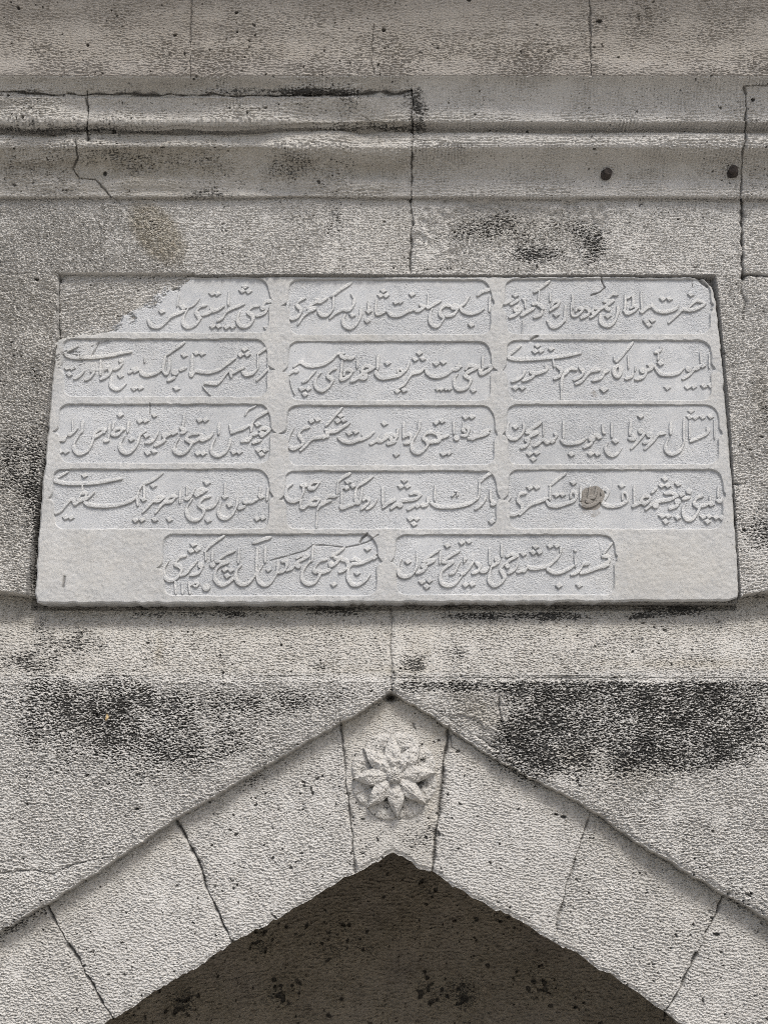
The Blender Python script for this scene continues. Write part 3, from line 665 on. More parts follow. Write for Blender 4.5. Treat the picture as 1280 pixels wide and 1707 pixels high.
# ------------------------------------------------------------------ the inscription slab
LETTERS = """=830,450 38 1195 48 360 18,215 1200,215
@1010,450
d 905,255|s 885,395 930,345 975,322 1050,352 985,400 900,425 820,415 760,470 670,555
s 768,370 740,410 640,440 550,430 505,390 490,355|s 490,375 440,395 395,435 370,440|d 605,300|d 675,300|d 425,540|d 490,530|d 455,580
s20 372,225 375,330 385,430|s24 285,260 290,340 285,380|s 262,405 300,380 330,395 300,430 230,458 195,430|s24 205,255 205,340 200,430|s16 205,260 225,300 285,260
@830,450
s 1090,470 1095,550 1150,590 1215,575 1255,520 1278,440 1278,385|s 1270,255 1225,250 1180,290 1130,330|s 1130,335 1230,320|s 1230,325 1150,375 1080,420 1030,470 985,505|s 1150,400 1180,420|s 1050,410 1020,400 1005,440 1030,465|d 1170,485
s 915,385 965,420 960,470 885,510|s 900,410 850,400 825,440|s22 790,260 795,340 800,410|s22 780,350 785,470 830,490 890,440 920,395
s22 715,380 715,520 690,550|s 530,540 570,595 620,600 680,560 710,500 718,380|d 620,470|s 570,385 600,340 640,330 640,365 590,400 555,430|s20 555,240 555,330
s 545,115 470,175 385,230|s20 440,220 430,330|s 480,410 450,375 430,370|s 470,430 455,470 385,500|s 430,350 370,360|s 385,400 320,440 245,485|s20 285,285 290,400|d 275,310 26
s 215,390 235,430 190,470 125,500|s 215,385 180,400 185,430 225,440|d 185,265|s 160,310 110,335 55,355|s 210,320 135,365|s12 265,530 258,690
=460,450 70 1210 52 362 30,200 1225,190
@640,450
s 1145,195 1050,225 1000,265|s20 1130,275 1122,440|s 1060,410 1000,445 920,460 850,440 815,400|d 930,580|s 910,275 860,350 805,385|s 770,410 735,400 735,375 770,375 785,410 740,470 670,490
s 710,380 660,370 610,410 595,460 635,510|s 630,530 580,590 525,590 490,540 490,470 515,410|s 600,325 545,355 480,395 460,385|s20 470,250 465,380
s 385,370 425,390 370,430 330,420|s 335,410 250,440 170,480 90,480 40,440|d 300,255|d 125,345 28|d 175,340 28
@460,450
d 1145,215|d 1115,265|d 1175,265|s 1165,435 1110,460 1070,470|s22 1070,310 1062,400 1065,465|d 990,435|s20 985,330 985,420|d 975,535
s 905,400 900,480 860,570 790,615 730,580 715,530 735,470|d 815,475|s 800,130 700,195 590,275|s20 615,280 610,400 595,430|s 595,430 545,475 490,475 455,440
s 720,410 660,440 620,465 575,510|s 725,420 780,420 825,370 835,300|s12 800,250 835,310|s 545,295 470,335 430,310|s 440,330 390,360 340,400|s 340,410 420,395|s 420,410 350,440 290,490 235,575
s 310,295 250,325 225,370 265,420 245,480 185,515 135,490 120,420 130,350 105,325
=90,450 100 1210 42 352 60,340 1245,180
@270,450
s 1205,340 1120,325 1085,360 1070,400 1120,390 1190,360|s 1120,400 1100,445 1015,485|d 1120,610|s 1025,375 965,385 920,440 960,480 965,540 910,595 840,590 805,530 825,440
s 870,355 760,400 690,440 650,500 595,540|d 885,170|d 855,215|d 925,220|s22 715,225 708,370|d 535,245|d 590,245|d 540,595|d 605,595|d 690,605|d 755,600
s 655,380 590,420 540,430 500,450 430,475|s 530,400 550,440|s 465,370 405,385 365,440 390,490 400,520 350,580 280,605 230,570 230,500 280,400|s22 395,300 340,365 285,395
s 240,430 140,470 80,500|d 225,390 40|s18 180,260 160,380|s -145,532 -110,590 -40,605 20,570 100,490|d -2,437
=830,555 48 1200 38 378 25,210 1220,205
@1010,555
s18 1100,225 1100,370|s18 1005,205 1015,330|d 1030,340|d 965,370|s 1000,350 940,385 900,430 820,485|o 880,380 36|s 825,375 770,420 680,440 590,430 535,375|d 655,575|d 870,570|d 935,565|d 1045,560|d 1115,555
s 590,140 575,180 525,205|s20 560,215 555,280|d 580,320|d 485,345 44|s 490,370 430,400|o 390,395 38|s 435,400 400,460 315,490|s 290,425 270,460 210,485|s16 320,350 310,400|s18 235,235 240,370
s 285,95 200,200 110,305|s18 85,250 90,290|s38 120,340 88,380 90,430 120,462 148,430 155,370 125,340
@830,555
s 1175,395 1130,420 1100,470 1010,505|d 1130,595 42|d 1030,380 40|s 1075,390 1000,400 960,430 900,500 830,540|s 870,360 905,400 890,450 810,500|s 780,380 750,385 700,440 680,500 675,600|s12 680,500 670,715|s 830,385 770,375 740,410 690,450
s 630,360 670,390 660,450 600,485|s20 585,275 595,360|s 510,345 515,390 440,420 390,430 370,440|o 360,415 30|s 385,450 340,480 265,505|s 285,400 255,460 150,515|d 185,580|d 260,580|d 420,130|d 395,190|d 455,185|d 565,165
s 880,210 700,245 500,265 300,275 160,270 110,240 170,185 240,130
=460,555 68 1210 45 378 35,215 1245,210
@645,555
s20 1020,240 1015,360|s 980,340 990,400 1010,430 1060,410 1115,365 1080,345 1030,365 1000,420|s 840,385 870,345 920,345 955,365 890,400 830,445 880,480 890,510 860,570 790,600 735,580 715,500 750,430
d 920,605|d 540,595 26|d 580,595 26|d 630,590 26|d 665,590 26|s 765,315 760,370 700,385 640,430 560,460 480,455 430,420 415,385|d 525,320|d 600,305|d 765,350
s 410,360 350,410 270,430 230,480 190,540 130,585|d 110,615|d 180,605|d 345,210|d 300,275|d 380,270|s 235,300 215,370 170,420 120,450 50,465 -20,480|s22 155,430 118,420 120,390 145,385 160,410
@460,555
s 1180,480 1110,470 1070,430 1065,405|s30 1090,230 1080,380|d 1190,315|s 1040,365 960,350 920,380 915,410|s 1040,370 960,410 920,430|s 940,410 960,470 900,480|s 930,420 880,470 800,515
s20 870,240 865,370|s 740,250 790,265 830,255|s24 705,290 695,420|s 690,430 700,490 760,470 810,415 780,390 740,400 725,450|s 635,375 590,390 550,450 600,500 570,560 500,610 440,590 415,540 430,470 475,420
s 420,400 370,450 340,490 285,520|s 720,215 650,220 600,270 520,320 420,345 330,340 260,305 190,355|s 690,240 740,270|s 225,395 190,400 130,440 105,480 100,560 95,660|o 215,395 34|s12 150,490 170,580 200,650|d 275,590|d 345,590|d 310,650
=90,555 48 1200 32 358 20,200 1243,205
@275,555
s 1120,130 1050,175 990,220|s18 990,230 990,380|s 980,385 930,430 870,440 830,415|s20 1170,160 1110,210 1090,260|s18 1090,310 1110,430 1100,450|s 1095,380 1040,440 980,500|d 850,170|d 810,230|d 880,225
s 840,365 780,390 720,430|s 720,410 690,395 650,430 600,500 550,535 480,530 430,530|s14 430,530 405,565 485,660|s24 690,400 710,470|s 750,265 680,310 600,370 500,410 400,410 330,400 285,445 270,420|s30 290,225 285,420|d 330,210|d 395,215|d 205,230
s 220,365 160,390|o 105,415 40|s 100,470 30,505|d 120,585|s30 50,260 40,380 20,430 0,435|s 205,95 110,160 10,235
@90,555
s24 1190,240 1170,330 1165,400 1190,435|s 1150,385 1080,425 1000,445 940,430 925,395|s14 965,260 965,310|d 865,385 45|s 830,400 800,420|d 855,585|d 920,580
s 610,470 605,550 650,590 700,590 765,535|d 710,450|o 715,290 30|s 730,320 690,360 640,385|s 545,390 580,360 600,410 570,450 500,490|s24 500,290 495,440|o 415,395 34|s 430,420 390,465 335,500|s 325,400 280,450 220,485|d 140,370|d 195,370|d 165,440
s 820,195 740,205 600,235 450,255 300,260 190,250 130,225 140,190 250,140
=835,662 32 1225 40 378 8,210 1243,208
@1020,662
s16 1090,240 1095,440|d 965,205|d 1050,200|d 845,140|d 825,205|d 890,210|s 1020,320 1025,370 960,410 880,445 835,470|s20 830,250 825,440|s22 770,220 765,480|s 765,480 730,560 650,605 590,580 570,520 600,430|s30 630,260 625,390
s 560,380 500,390 450,450 400,500 350,550|o 400,395 38|s 430,420 400,465 340,485|o 310,360 36|s 345,385 300,440 205,545|s28 200,250 190,400|s 185,440 235,440 215,390|d 305,200
@835,662
s 1284,540 1240,595 1180,615 1130,580 1115,530 1140,480|d 1220,465|s24 1180,265 1180,420|s24 1080,290 1090,370 1110,380|d 1040,420|o 965,440 42|s 1000,400 1060,425|s 970,480 950,500 885,535|d 955,600|d 1025,600|d 750,605
s 900,440 840,475 760,490 690,485 645,455|s24 665,250 665,440|s 575,385 590,410 560,450 530,460 490,480 450,450 400,490 350,520|d 545,465|s16 450,260 452,410|s 420,270 350,320 275,360|s 270,380 380,375 330,410|o 280,450 36|s 300,470 270,510 215,540|s 340,400 300,420
s 240,285 245,330 220,390 160,440 100,435 65,390 65,320 85,265|d 155,315|d 305,600|d 380,590|d 345,655
=460,662 62 1228 45 382 20,205 1245,215
@645,662
s 1090,345 1040,360 990,400|s 1080,380 1030,400 960,420 870,440|s 930,370 930,430 890,440|d 910,420|s 830,370 810,340 840,315 870,340 850,400 800,410|s18 810,265 805,360|d 835,210|d 905,205|o 740,435 35|s20 710,260 712,390
s 650,405 580,430 555,460 500,470 440,480|s 545,375 555,450|s 540,400 480,370 420,380 390,430 420,460 430,510 380,570 320,590 270,550 265,480 310,400 340,340|s24 345,250 340,340|d 525,265|d 585,250|d 600,600|d 660,590
s 220,385 260,410 240,470 190,490|s 220,395 190,410|s28 180,270 175,430|s24 115,330 110,400|s 70,400 100,420 70,470 10,500|s 60,400 40,430 60,460|d 100,605
@460,662
s 1270,470 1190,495|s 1260,400 1180,400 1140,430|s 1220,400 1130,460 1080,450 1095,400|s 1070,460 1005,495|s 1040,370 990,410 930,440 880,450 800,475 720,465 670,430|d 1155,275|s20 920,390 930,430|d 780,380|d 850,365
s 780,270 720,310 650,355 580,365 530,345|d 690,195|d 660,250|d 720,240|s 705,110 620,200 530,305|s 560,390 490,420 390,440 330,500 260,565|s 540,360 550,420|d 510,420|d 380,250|d 440,235
s 350,315 290,330 245,390 270,440 290,490 250,520 180,545 120,500|s 120,480 140,410 190,320
=80,662 60 1250 37 370 25,195 1280,200
@270,662
s 1150,340 1080,330 1040,350|s 1150,350 1100,390 1060,420|o 1065,390 36|s 1050,455 970,485|d 1030,560|d 1095,560|d 1060,605|d 1020,285|s 1170,120 1080,170 1000,220 960,280 950,360|s12 1200,125 1140,160|s18 1000,90 920,130 885,190
s 1010,390 950,400 940,440 850,470|o 910,450 34|s 925,300 860,330 800,350 740,380|s24 720,295 740,370|s 725,440 720,500 680,580 600,620 540,590 525,530 570,430|s26 610,270 605,390|s 540,370 520,410 440,450 400,440 330,485|s 420,395 430,450
s 380,385 310,390 260,440 310,480 300,530 230,595 160,590 130,540 180,430|s22 240,160 225,320|s 200,320 245,360 205,380|d 400,240|d 465,235|d 385,595|d 440,595|d 765,580|d 825,580|d 125,370 42|o 30,405 36|s 30,440 0,475|s 100,380 50,410
@80,662
s 1250,455 1200,485 1140,515|s 1175,365 1150,420 1110,465 1045,485|d 1065,590|d 1130,575|d 1135,190 28|d 1050,405|s 1040,360 985,400 970,440 940,520 880,580 820,590 775,550 770,490 815,410|d 890,445|d 980,250|d 1040,245
s24 860,245 850,370|s 810,340 760,325 710,350 690,390 740,395 800,345|s22 700,260 690,340|d 770,185|s24 655,280 645,440|s 640,455 605,460|s 600,360 540,400 490,420 500,380 560,335 600,345 600,375|s 490,420 470,480 430,560 350,600 290,570 275,500 320,410 360,350|s28 370,250 360,370
s16 265,225 260,370|s 310,330 260,380 220,400|o 160,440 36|s 190,420 110,465|d 125,580|d 190,575
=835,772 42 1248 35 370 10,205 1262,190
@1025,772
s22 1100,245 1095,360|s 1090,400 1130,400 1140,360|d 1110,400 24|d 1020,430 40|s22 1015,345 1010,400|s 980,440 910,460|s 930,350 870,370 845,430 890,470 885,510 830,590 770,600 730,550 725,480 750,420|d 935,570|d 1000,565|d 985,620|d 1075,575|d 1140,580
o 785,300 34|s 790,360 720,385|d 705,335|o 665,410 38|s 665,450 580,485|d 670,220|d 530,165|d 495,235|d 560,235|d 500,560|d 565,560|d 540,620|d 665,575|s 660,350 600,315 530,320|s 650,355 580,385 470,405 400,430 330,490|o 430,445 40
s 440,265 390,315|s 370,360 320,345 280,390 310,430 360,400 375,365|s 290,410 220,440 190,460|s24 205,240 205,440|d 70,235|s 130,400 60,440 0,455|s22 80,390 80,330 105,310 130,350 130,400
@835,772
s 1280,445 1180,455 1110,440 1075,410|s 1100,350 1080,310 1105,270 1140,300 1110,370 1030,400|s 1090,340 1020,420 920,455 850,430|s26 850,240 850,400|s24 950,240 940,330 930,400|s 980,360 950,360 920,400 960,410|s24 1025,240 1010,320 990,370
s 740,370 750,310 790,310 800,360 770,400 690,430 600,455 520,445 490,410|s20 525,240 520,390|s 685,105 600,170 520,235|d 770,205|d 590,335|d 655,330|s 495,370 420,400 340,430 280,470 200,550|d 305,255|d 380,250|s 260,315 200,330 180,390 220,440 215,500 150,545 90,540 60,490 60,420 100,365
=460,772 50 1240 42 370 15,205 1262,200
@650,772
s 1120,80 1030,130 955,200|s20 955,210 950,330 930,385|s 925,380 850,425 740,455 620,465 520,460 445,430|s22 480,240 478,400|s 1025,355 990,420 910,490|s22 1070,280 1075,400|s 1080,440 1110,430 1090,400|d 1085,620|s20 690,300 720,300 715,350|s20 690,320 660,350
s 405,360 400,430 350,450|d 350,445|d 290,450|s 260,450 190,490|d 215,590|d 285,590|d 255,645|s 325,335 270,310 215,330|s 320,345 260,380 140,395 80,430 10,485|o 105,440 36|d 155,180|d 115,245|d 185,240|s 45,380 -10,410
@460,772
s 1265,390 1200,420 1140,470|s26 1135,260 1140,440|s 1270,430 1225,485|s 1075,380 1040,440 965,490|s 930,400 970,370 990,410 960,450 910,490|s 1030,140 960,190 880,240 850,300 850,390 880,420|s24 920,260 900,390 880,430 830,430|s 840,430 780,450 710,475 690,450
s22 700,270 700,450|s22 700,270 760,240|d 765,195|d 820,240|d 750,260|s 790,105 710,150 660,200|s20 660,210 650,330|s 640,350 570,350 530,380 520,410 580,400|s 530,420 470,450 440,500|s18 440,500 430,690
s 460,390 420,370 370,400 350,430 420,440 460,400|s 350,430 300,470 265,470|s22 265,380 262,460|s 460,200 410,195 370,225 360,265 410,265 460,210|s 360,220 320,235 270,230|s 295,250 290,310 250,380 190,405 130,385 105,330 120,260 170,220
=80,772 28 1245 32 370 0,200 1268,190
@270,772
s24 1130,260 1120,390|d 1015,590|d 1075,580|s22 1050,250 1040,350 1070,365|d 1055,355|s 1020,380 960,410 920,410|o 895,405 40|s 880,460 820,485|s 810,360 800,440 760,530 690,585 630,570 600,510 630,410|d 720,445|s22 675,210 670,330|d 670,355
s 600,355 580,420 540,460 470,480|s 510,350 440,370 395,440 440,480 440,540 390,595 320,600 270,550 265,470 320,380|d 490,605|s 470,285 410,275 370,310 400,320 450,300|d 370,335|s 350,270 300,360 250,380|s20 265,240 265,340|d 480,200 38|s24 195,280 190,420|d 80,595
s 150,360 100,350 50,385 40,410 100,405 140,370|s 50,400 0,445
@80,772
s 1240,410 1200,460 1145,535|d 1140,600|s 1235,365 1180,360 1130,395 1180,400 1230,370|s 1130,395 1080,450 1010,525|d 935,605|d 1005,600|d 1125,235|s 1220,100 1120,170 1010,225 970,290|s26 1025,240 1030,370|d 1020,385|s24 965,300 950,380 960,450|s 950,350 900,390 800,430 680,450 550,455 440,440 395,420
s 490,310 420,370 340,400 290,430 270,390 240,390 190,440 140,500 80,535|s 330,370 360,320 410,320 390,370 320,390|s18 370,230 365,300|d 185,575|d 245,575|d 390,130|s 780,160 660,180 520,205 360,215 200,215 110,195 80,180 120,140 210,90
=650,882 28 1265 30 370 2,185 1272,170
@840,882
s24 1150,145 1110,190 1060,260|s 1050,290 1110,290 1120,340 1080,360|s 1110,380 1050,395 1000,410 920,440 820,470|d 1060,390|s 840,370 820,410 790,450 720,485|s 840,370 900,360|d 880,450 30|s18 750,270 765,400|o 760,225 20|s 740,390 690,420 620,455 540,465 480,435 470,420|d 585,600|d 800,595
s24 605,200 600,250|s 600,265 540,330 470,390 380,410 300,415 250,395|s 250,400 220,440 190,440 145,460|d 190,430|d 490,180|d 560,175|d 335,185|d 310,245|d 375,240|d 205,260|s 145,360 120,420 50,470|s 140,285 80,265 30,290|s 130,290 60,330 20,370|o 35,390 30
@650,882
s 1230,360 1180,420 1200,470 1220,520 1180,570 1110,600 1060,560 1055,500 1080,400|s20 1190,150 1190,290|s22 1060,215 1065,380|o 1145,320 36|s 1160,350 1090,395|s 1050,400 1030,440 970,450|o 1010,430 26|s 920,360 955,390 940,440 880,470|s 890,345 850,400 800,460 760,480|s22 795,290 790,350|d 800,320 22
s 745,350 715,400 690,450 640,475|s 735,230 660,270 570,340|s 565,355 660,350 600,400 550,450 535,520 560,580 630,600 700,575 765,500|d 765,140|d 840,130|d 610,170|d 805,590|d 875,585|s20 535,240 530,370|s 525,215 440,270 360,330|s 350,345 460,330 400,375|o 360,390 36|s 390,400 350,440 285,470|d 340,560|d 420,545|d 390,610
s20 285,260 290,340|s 290,340 280,410 230,480 160,505 100,480 85,400 120,315|d 190,345
=260,882 38 1245 27 375 5,220 1270,185
@450,882
s 1130,260 1080,310 1020,340 950,370|d 1110,300 30|d 1040,205|s 950,340 910,315 870,330|s 940,370 880,370 840,420 830,500 870,580 940,590 1010,550 1065,485|d 930,465|s 770,330 810,330 830,380 810,420 740,460|s 790,195 720,250 655,290|s 760,305 690,305|s 750,310 700,360 640,400|o 650,370 34|s 640,430 550,465|d 680,585
s 600,320 530,340 475,410 480,450 530,450 520,510 470,570 400,580 350,540 345,460 390,380 430,340|s24 460,150 450,340|s 410,285 340,275 285,310|s 410,290 330,330 280,360 240,410 180,445|o 300,390 32|s 130,345 170,340 180,390 150,440 90,465|s 85,340 80,440 50,510 0,560
@260,882
s 1290,440 1260,520 1190,590 1120,580 1085,520 1090,460 1140,380|s30 1165,190 1165,350|d 1200,430|s 1220,85 1150,105 1040,145|s28 1080,200 1075,400|s 1075,400 1060,480 1000,560 930,590 870,560 850,490 870,420 910,385|s24 885,200 880,360|s 840,230 760,260 650,335|s 645,345 760,350 690,380 640,440 630,530 690,590 760,575 830,520 860,480|d 735,430|d 800,435|d 760,495
s22 605,220 600,340|o 605,380 34|s20 530,240 530,330|s 725,70 620,140 560,190 520,240|o 480,385 36|s 490,420 450,465 370,490|s 435,340 370,410 330,460 270,495|d 400,160|d 375,230|d 440,215|s 315,280 250,300 210,370 260,400 270,450 220,520 150,545 95,510 85,430 130,340
s24 205,560 215,690|s24 280,560 285,690|s24 350,570 365,690|s24 370,600 420,570 450,580 430,608 400,600|o 535,620 44"""
SY = 0.004                      # depth of the slab's face
hS = 0.00088 / RES
sx0, sz1 = at(55, 455, SY); sx1, sz0 = at(1240, 1010, SY)
sx0 = float(at(50, 1010, SY)[0]); sx1 = float(at(1240, 1010, SY)[0])
xg = np.arange(sx0, sx1, hS); zg = np.arange(float(sz0), float(sz1), hS)
XS, ZS = np.meshgrid(xg, zg)
NS = XS.shape
sdl = np.full(NS, 0.05, np.float32); own = np.full(NS, -1, np.int16)
sdg = np.full(NS, 0.05, np.float32)

def stamp_seg(x0, z0, r0, x1, z1, r1, k):
    pad_ = max(r0, r1) + 0.007
    j0 = int((min(x0, x1) - pad_ - sx0) / hS); j1 = int((max(x0, x1) + pad_ - sx0) / hS) + 2
    i0 = int((min(z0, z1) - pad_ - float(sz0)) / hS); i1 = int((max(z0, z1) + pad_ - float(sz0)) / hS) + 2
    j0, i0 = max(j0, 0), max(i0, 0)
    if j1 <= j0 or i1 <= i0: return
    xx = XS[i0:i1, j0:j1]; z_ = ZS[i0:i1, j0:j1]
    L = (x1 - x0) ** 2 + (z1 - z0) ** 2 + 1e-14
    t = np.clip(((xx - x0) * (x1 - x0) + (z_ - z0) * (z1 - z0)) / L, 0, 1)
    d = np.hypot(xx - x0 - t * (x1 - x0), z_ - z0 - t * (z1 - z0)) - (r0 + (r1 - r0) * t)
    s = sdl[i0:i1, j0:j1]; m = d < s
    s[m] = d[m]; own[i0:i1, j0:j1][m] = k

def stamp_dot(x, z, r, k, sk):
    j0 = max(int((x - 2.4 * r - sx0) / hS), 0); j1 = int((x + 2.4 * r - sx0) / hS) + 2
    i0 = max(int((z - 2.4 * r - float(sz0)) / hS), 0); i1 = int((z + 2.4 * r - float(sz0)) / hS) + 2
    dx = XS[i0:i1, j0:j1] - x; dz = ZS[i0:i1, j0:j1] - z
    dz = dz + sk * dx; dx = dx - 0.18 * dz
    d = (np.abs(dx) + np.abs(dz) * 1.12 - r) / 1.4
    s = sdl[i0:i1, j0:j1]; m = d < s
    s[m] = d[m]; own[i0:i1, j0:j1][m] = k

def curve(pts, n=7):
    P = np.array(pts, float)
    if len(P) < 3:
        t = np.linspace(0, 1, 9)[:, None]
        return P[0] * (1 - t) + P[-1] * t
    Q = np.vstack([2 * P[0] - P[1], P, 2 * P[-1] - P[-2]])
    out = []
    for i in range(1, len(Q) - 2):
        p0, p1, p2, p3 = Q[i - 1:i + 3]
        for t in np.linspace(0, 1, n, endpoint=False):
            out.append(0.5 * ((2 * p1) + (p2 - p0) * t + (2 * p0 - 5 * p1 + 4 * p2 - p3) * t * t + (3 * p1 - p0 - 3 * p2 + p3) * t ** 3))
    out.append(P[-1])
    return np.array(out)

ZOOM = 6.4
NIB, NIBANG = 53.0, math.radians(62)
def panel_outline(ox, oy, xl, xr, yt, yb, cl, cr):
    r = 46
    L = lambda pts: [tuple(p) for p in curve(pts, 6)]
    o = []
    o += L([(xl + 75, yt), (xl + 38, yt + 4), (xl + 8, yt + 26), (xl, yt + 60)])
    o += L([(xl - 2, cl[1] - 62), (xl - 4, cl[1] - 34), (xl - 12, cl[1] - 18), cl])
    o += L([cl, (xl - 6, cl[1] + 10), (xl + 4, cl[1] + 32), (xl + 4, cl[1] + 60)])
    o += L([(xl + 6, yb - 62), (xl + 12, yb - 30), (xl + 36, yb - 6), (xl + 75, yb)])
    o += L([(xr - 75, yb), (xr - 34, yb - 6), (xr - 10, yb - 30), (xr - 4, yb - 62)])
    o += L([(xr - 4, cr[1] + 60), (xr - 4, cr[1] + 32), (xr + 8, cr[1] + 10), cr])
    o += L([cr, (xr + 12, cr[1] - 18), (xr + 2, cr[1] - 34), (xr, cr[1] - 62)])
    o += L([(xr - 2, yt + 74), (xr - 16, yt + 36), (xr - 44, yt + 8), (xr - 85, yt)])
    return [(ox + x * 380 / 1280, oy + y * 380 / 1280) for x, y in o]

PANELS = []
rj = random.Random(5)
for line in LETTERS.strip().splitlines():
    line = line.strip()
    if not line: continue
    if line[0] == '=':
        q = line[1:].split()
        ox, oy = map(float, q[0].split(','))
        cl = tuple(map(float, q[5].split(','))); cr = tuple(map(float, q[6].split(',')))
        PANELS.append(panel_outline(ox, oy, *map(float, q[1:5]), cl, cr))
        continue
    if line[0] == '@':
        rx, ry = map(float, line[1:].split(','))
        continue
    k = len(PANELS) - 1
    for st in line.split('|'):
        q = st.split()
        if not q: continue
        if q[0] == 'd':
            x, y = map(float, q[1].split(','))
            r = float(q[2]) if len(q) > 2 else 33.0
            u, v = rx + x / ZOOM, ry + y / ZOOM
            wx, wz = at(u, v, SY)
            m = 1.0 / (766 * (1 + 1.363e-4 * (v - 853.5)))
            stamp_dot(float(wx), float(wz), r * 1.22 / ZOOM * m, k, 0.12 + rj.uniform(-.12, .12))
        elif q[0] == 'o':
            x, y = map(float, q[1].split(',')); r = float(q[2])
            u, v = rx + x / ZOOM, ry + y / ZOOM
            wx, wz = at(u, v, SY); m = 1.0 / (766 * (1 + 1.363e-4 * (v - 853.5)))
            stamp_seg(float(wx), float(wz), r / ZOOM * m, float(wx) + 1e-5, float(wz), r / ZOOM * m, k)
        else:
            fixed = float(q[0][1:]) if len(q[0]) > 1 else None
            c = curve([tuple(map(float, p.split(','))) for p in q[1:]])
            dd = np.gradient(c, axis=0)
            ang = np.arctan2(-dd[:, 1], dd[:, 0])
            if fixed: wdt = np.full(len(c), fixed * 1.32)
            else: wdt = NIB * (0.54 + 0.46 * np.abs(np.sin(ang - NIBANG)))
            s = np.linspace(0, 1, len(c))
            wdt = wdt * (0.72 + 0.28 * np.clip(np.minimum(s, 1 - s) * 7, 0, 1))
            u = rx + c[:, 0] / ZOOM; v = ry + c[:, 1] / ZOOM
            wx, wz = at(u, v, SY)
            rr = 0.5 * wdt / ZOOM / (766 * (1 + 1.363e-4 * (v - 853.5)))
            for i in range(len(c) - 1):
                stamp_seg(wx[i], wz[i], rr[i], wx[i + 1], wz[i + 1], rr[i + 1], k)

US, VS = px(XS, SY, ZS)
to_w = lambda poly: [tuple(float(t) for t in at(a, b, SY)) for a, b in poly]
sds = sd_poly(XS, ZS, to_w(SLAB))
wob = fnoise(NS, hS, hS, 61, bx=30, bz=30)
sds_r = sds + 0.0007 * wob
panel_id = np.full(NS, -1, np.int16); sdp = np.full(NS, 0.05, np.float32)
for k, poly in enumerate(PANELS):
    pw = to_w(poly)
    xa = [p[0] for p in pw]; za = [p[1] for p in pw]
    j0 = max(int((min(xa) - .012 - sx0) / hS), 0); j1 = int((max(xa) + .012 - sx0) / hS) + 2
    i0 = max(int((min(za) - .012 - float(sz0)) / hS), 0); i1 = int((max(za) + .012 - float(sz0)) / hS) + 2
    d = sd_poly(XS[i0:i1, j0:j1], ZS[i0:i1, j0:j1], pw) + 0.0004 * wob[i0:i1, j0:j1]
    s = sdp[i0:i1, j0:j1]; m = d < s
    s[m] = d[m]; panel_id[i0:i1, j0:j1][m & (d < 0.0)] = k
peck = fnoise(NS, hS, hS, 62, fx=0, fz=0, bx=240, bz=240)
smoothn = fnoise(NS, hS, hS, 63, bx=60, bz=60)
lows = fnoise(NS, hS, hS, 64, bx=5, bz=5)
DEPTH = 0.0050
inside = np.clip((0.0006 - sdp) / 0.0028, 0, 1)
hS_ = 0.00022 * smoothn + 0.0008 * lows
hS_ = hS_ - inside * (DEPTH + 0.0002 * smoothn - 0.00026 * peck)
sl_ = sdl + 0.00018 * wob
lt = np.clip((0.0007 - sl_) / 0.0016, 0, 1)
ltop = -DEPTH + 0.0040 + 0.0005 * np.clip(-sl_ / 0.004, 0, 1) + 0.00018 * peck + 0.0007 * lows
edge_in = np.clip(1 - lt, 0, 1)
hS_ = np.where(sdp < 0.012, np.maximum(hS_, lerp(-DEPTH - 0.0004, ltop, lt) + 0.0008 * lows * 0), hS_)
# worn letters of the top left panel and slab-corner fracture
brk = sd_poly(US, VS, [(60, 440), (322, 440), (308, 458), (283, 480), (262, 494), (243, 508), (225, 522), (195, 540), (150, 552), (112, 562), (95, 572), (60, 600)])
fr = np.tanh(1.2 * fnoise(NS, hS, hS, 65, fz=70, bz=70, bx=45, ang=math.radians(25))) + 0.5 * fnoise(NS, hS, hS, 67, bx=130, bz=130)
jag = fnoise(NS, hS, hS, 68, bx=22, bz=22)
slope_b = np.clip((9 + 5.0 * jag + 1.0 * wob - brk) / 22, 0, 1)
hS_ -= 0.017 * slope_b ** 1.3 + 0.0012 * fr * (slope_b > 0.02) * np.clip(slope_b * 6, 0, 1) * 1.6
chips = sstep(0.55, 0.75, blob(US, VS, 115, 600, 30, 22) + 0.2 * fr * 0.5) + sstep(0.5, 0.8, blob(US, VS, 170, 573, 22, 8, -20) + 0.1 * fr)
hS_ -= 0.003 * chips
hS_ -= 0.0035 * sstep(-0.005, 0.0, sds_r) ** 2
dS = np.zeros(NS, np.float32)
SCR = [([(1002, 462), (1004, 470), (1008, 478), (1000, 486), (985, 491)], 1.3, .003, .8), ([(630, 892), (612, 903), (596, 908), (575, 912), (540, 908), (522, 908), (510, 917), (480, 926), (450, 934)], 1.2, .0025, .55),
       ([(600, 903), (604, 896), (612, 890)], 1.4, .003, .8), ([(165, 568), (160, 580), (153, 592)], 1.0, .002, .6), ([(250, 672), (249, 690)], 1.0, .002, .6), ([(1160, 460), (1170, 470), (1180, 476)], 2.6, .005, .8),
       ([(885, 566), (895, 560)], 2.0, .004, .7), ([(108, 962), (106, 978)], 2.2, .003, .8), ([(1002, 930), (998, 905)], .8, .001, .1)]
for pts, w, dep, dk in SCR:
    d = dist_line(US, VS, pts) + 0.3 * wob
    g = np.exp(-(d / w) ** 2)
    hS_ -= dep * g; dS = np.maximum(dS, dk * g)
pnS = fnoise(NS, hS, hS, 66, bx=110, bz=110)
pS = sstep(3.7, 4.2, pnS)
hS_ -= 0.002 * pS; dS = np.maximum(dS, 0.8 * pS)
B = lambda *a: blob(US, VS, *a)
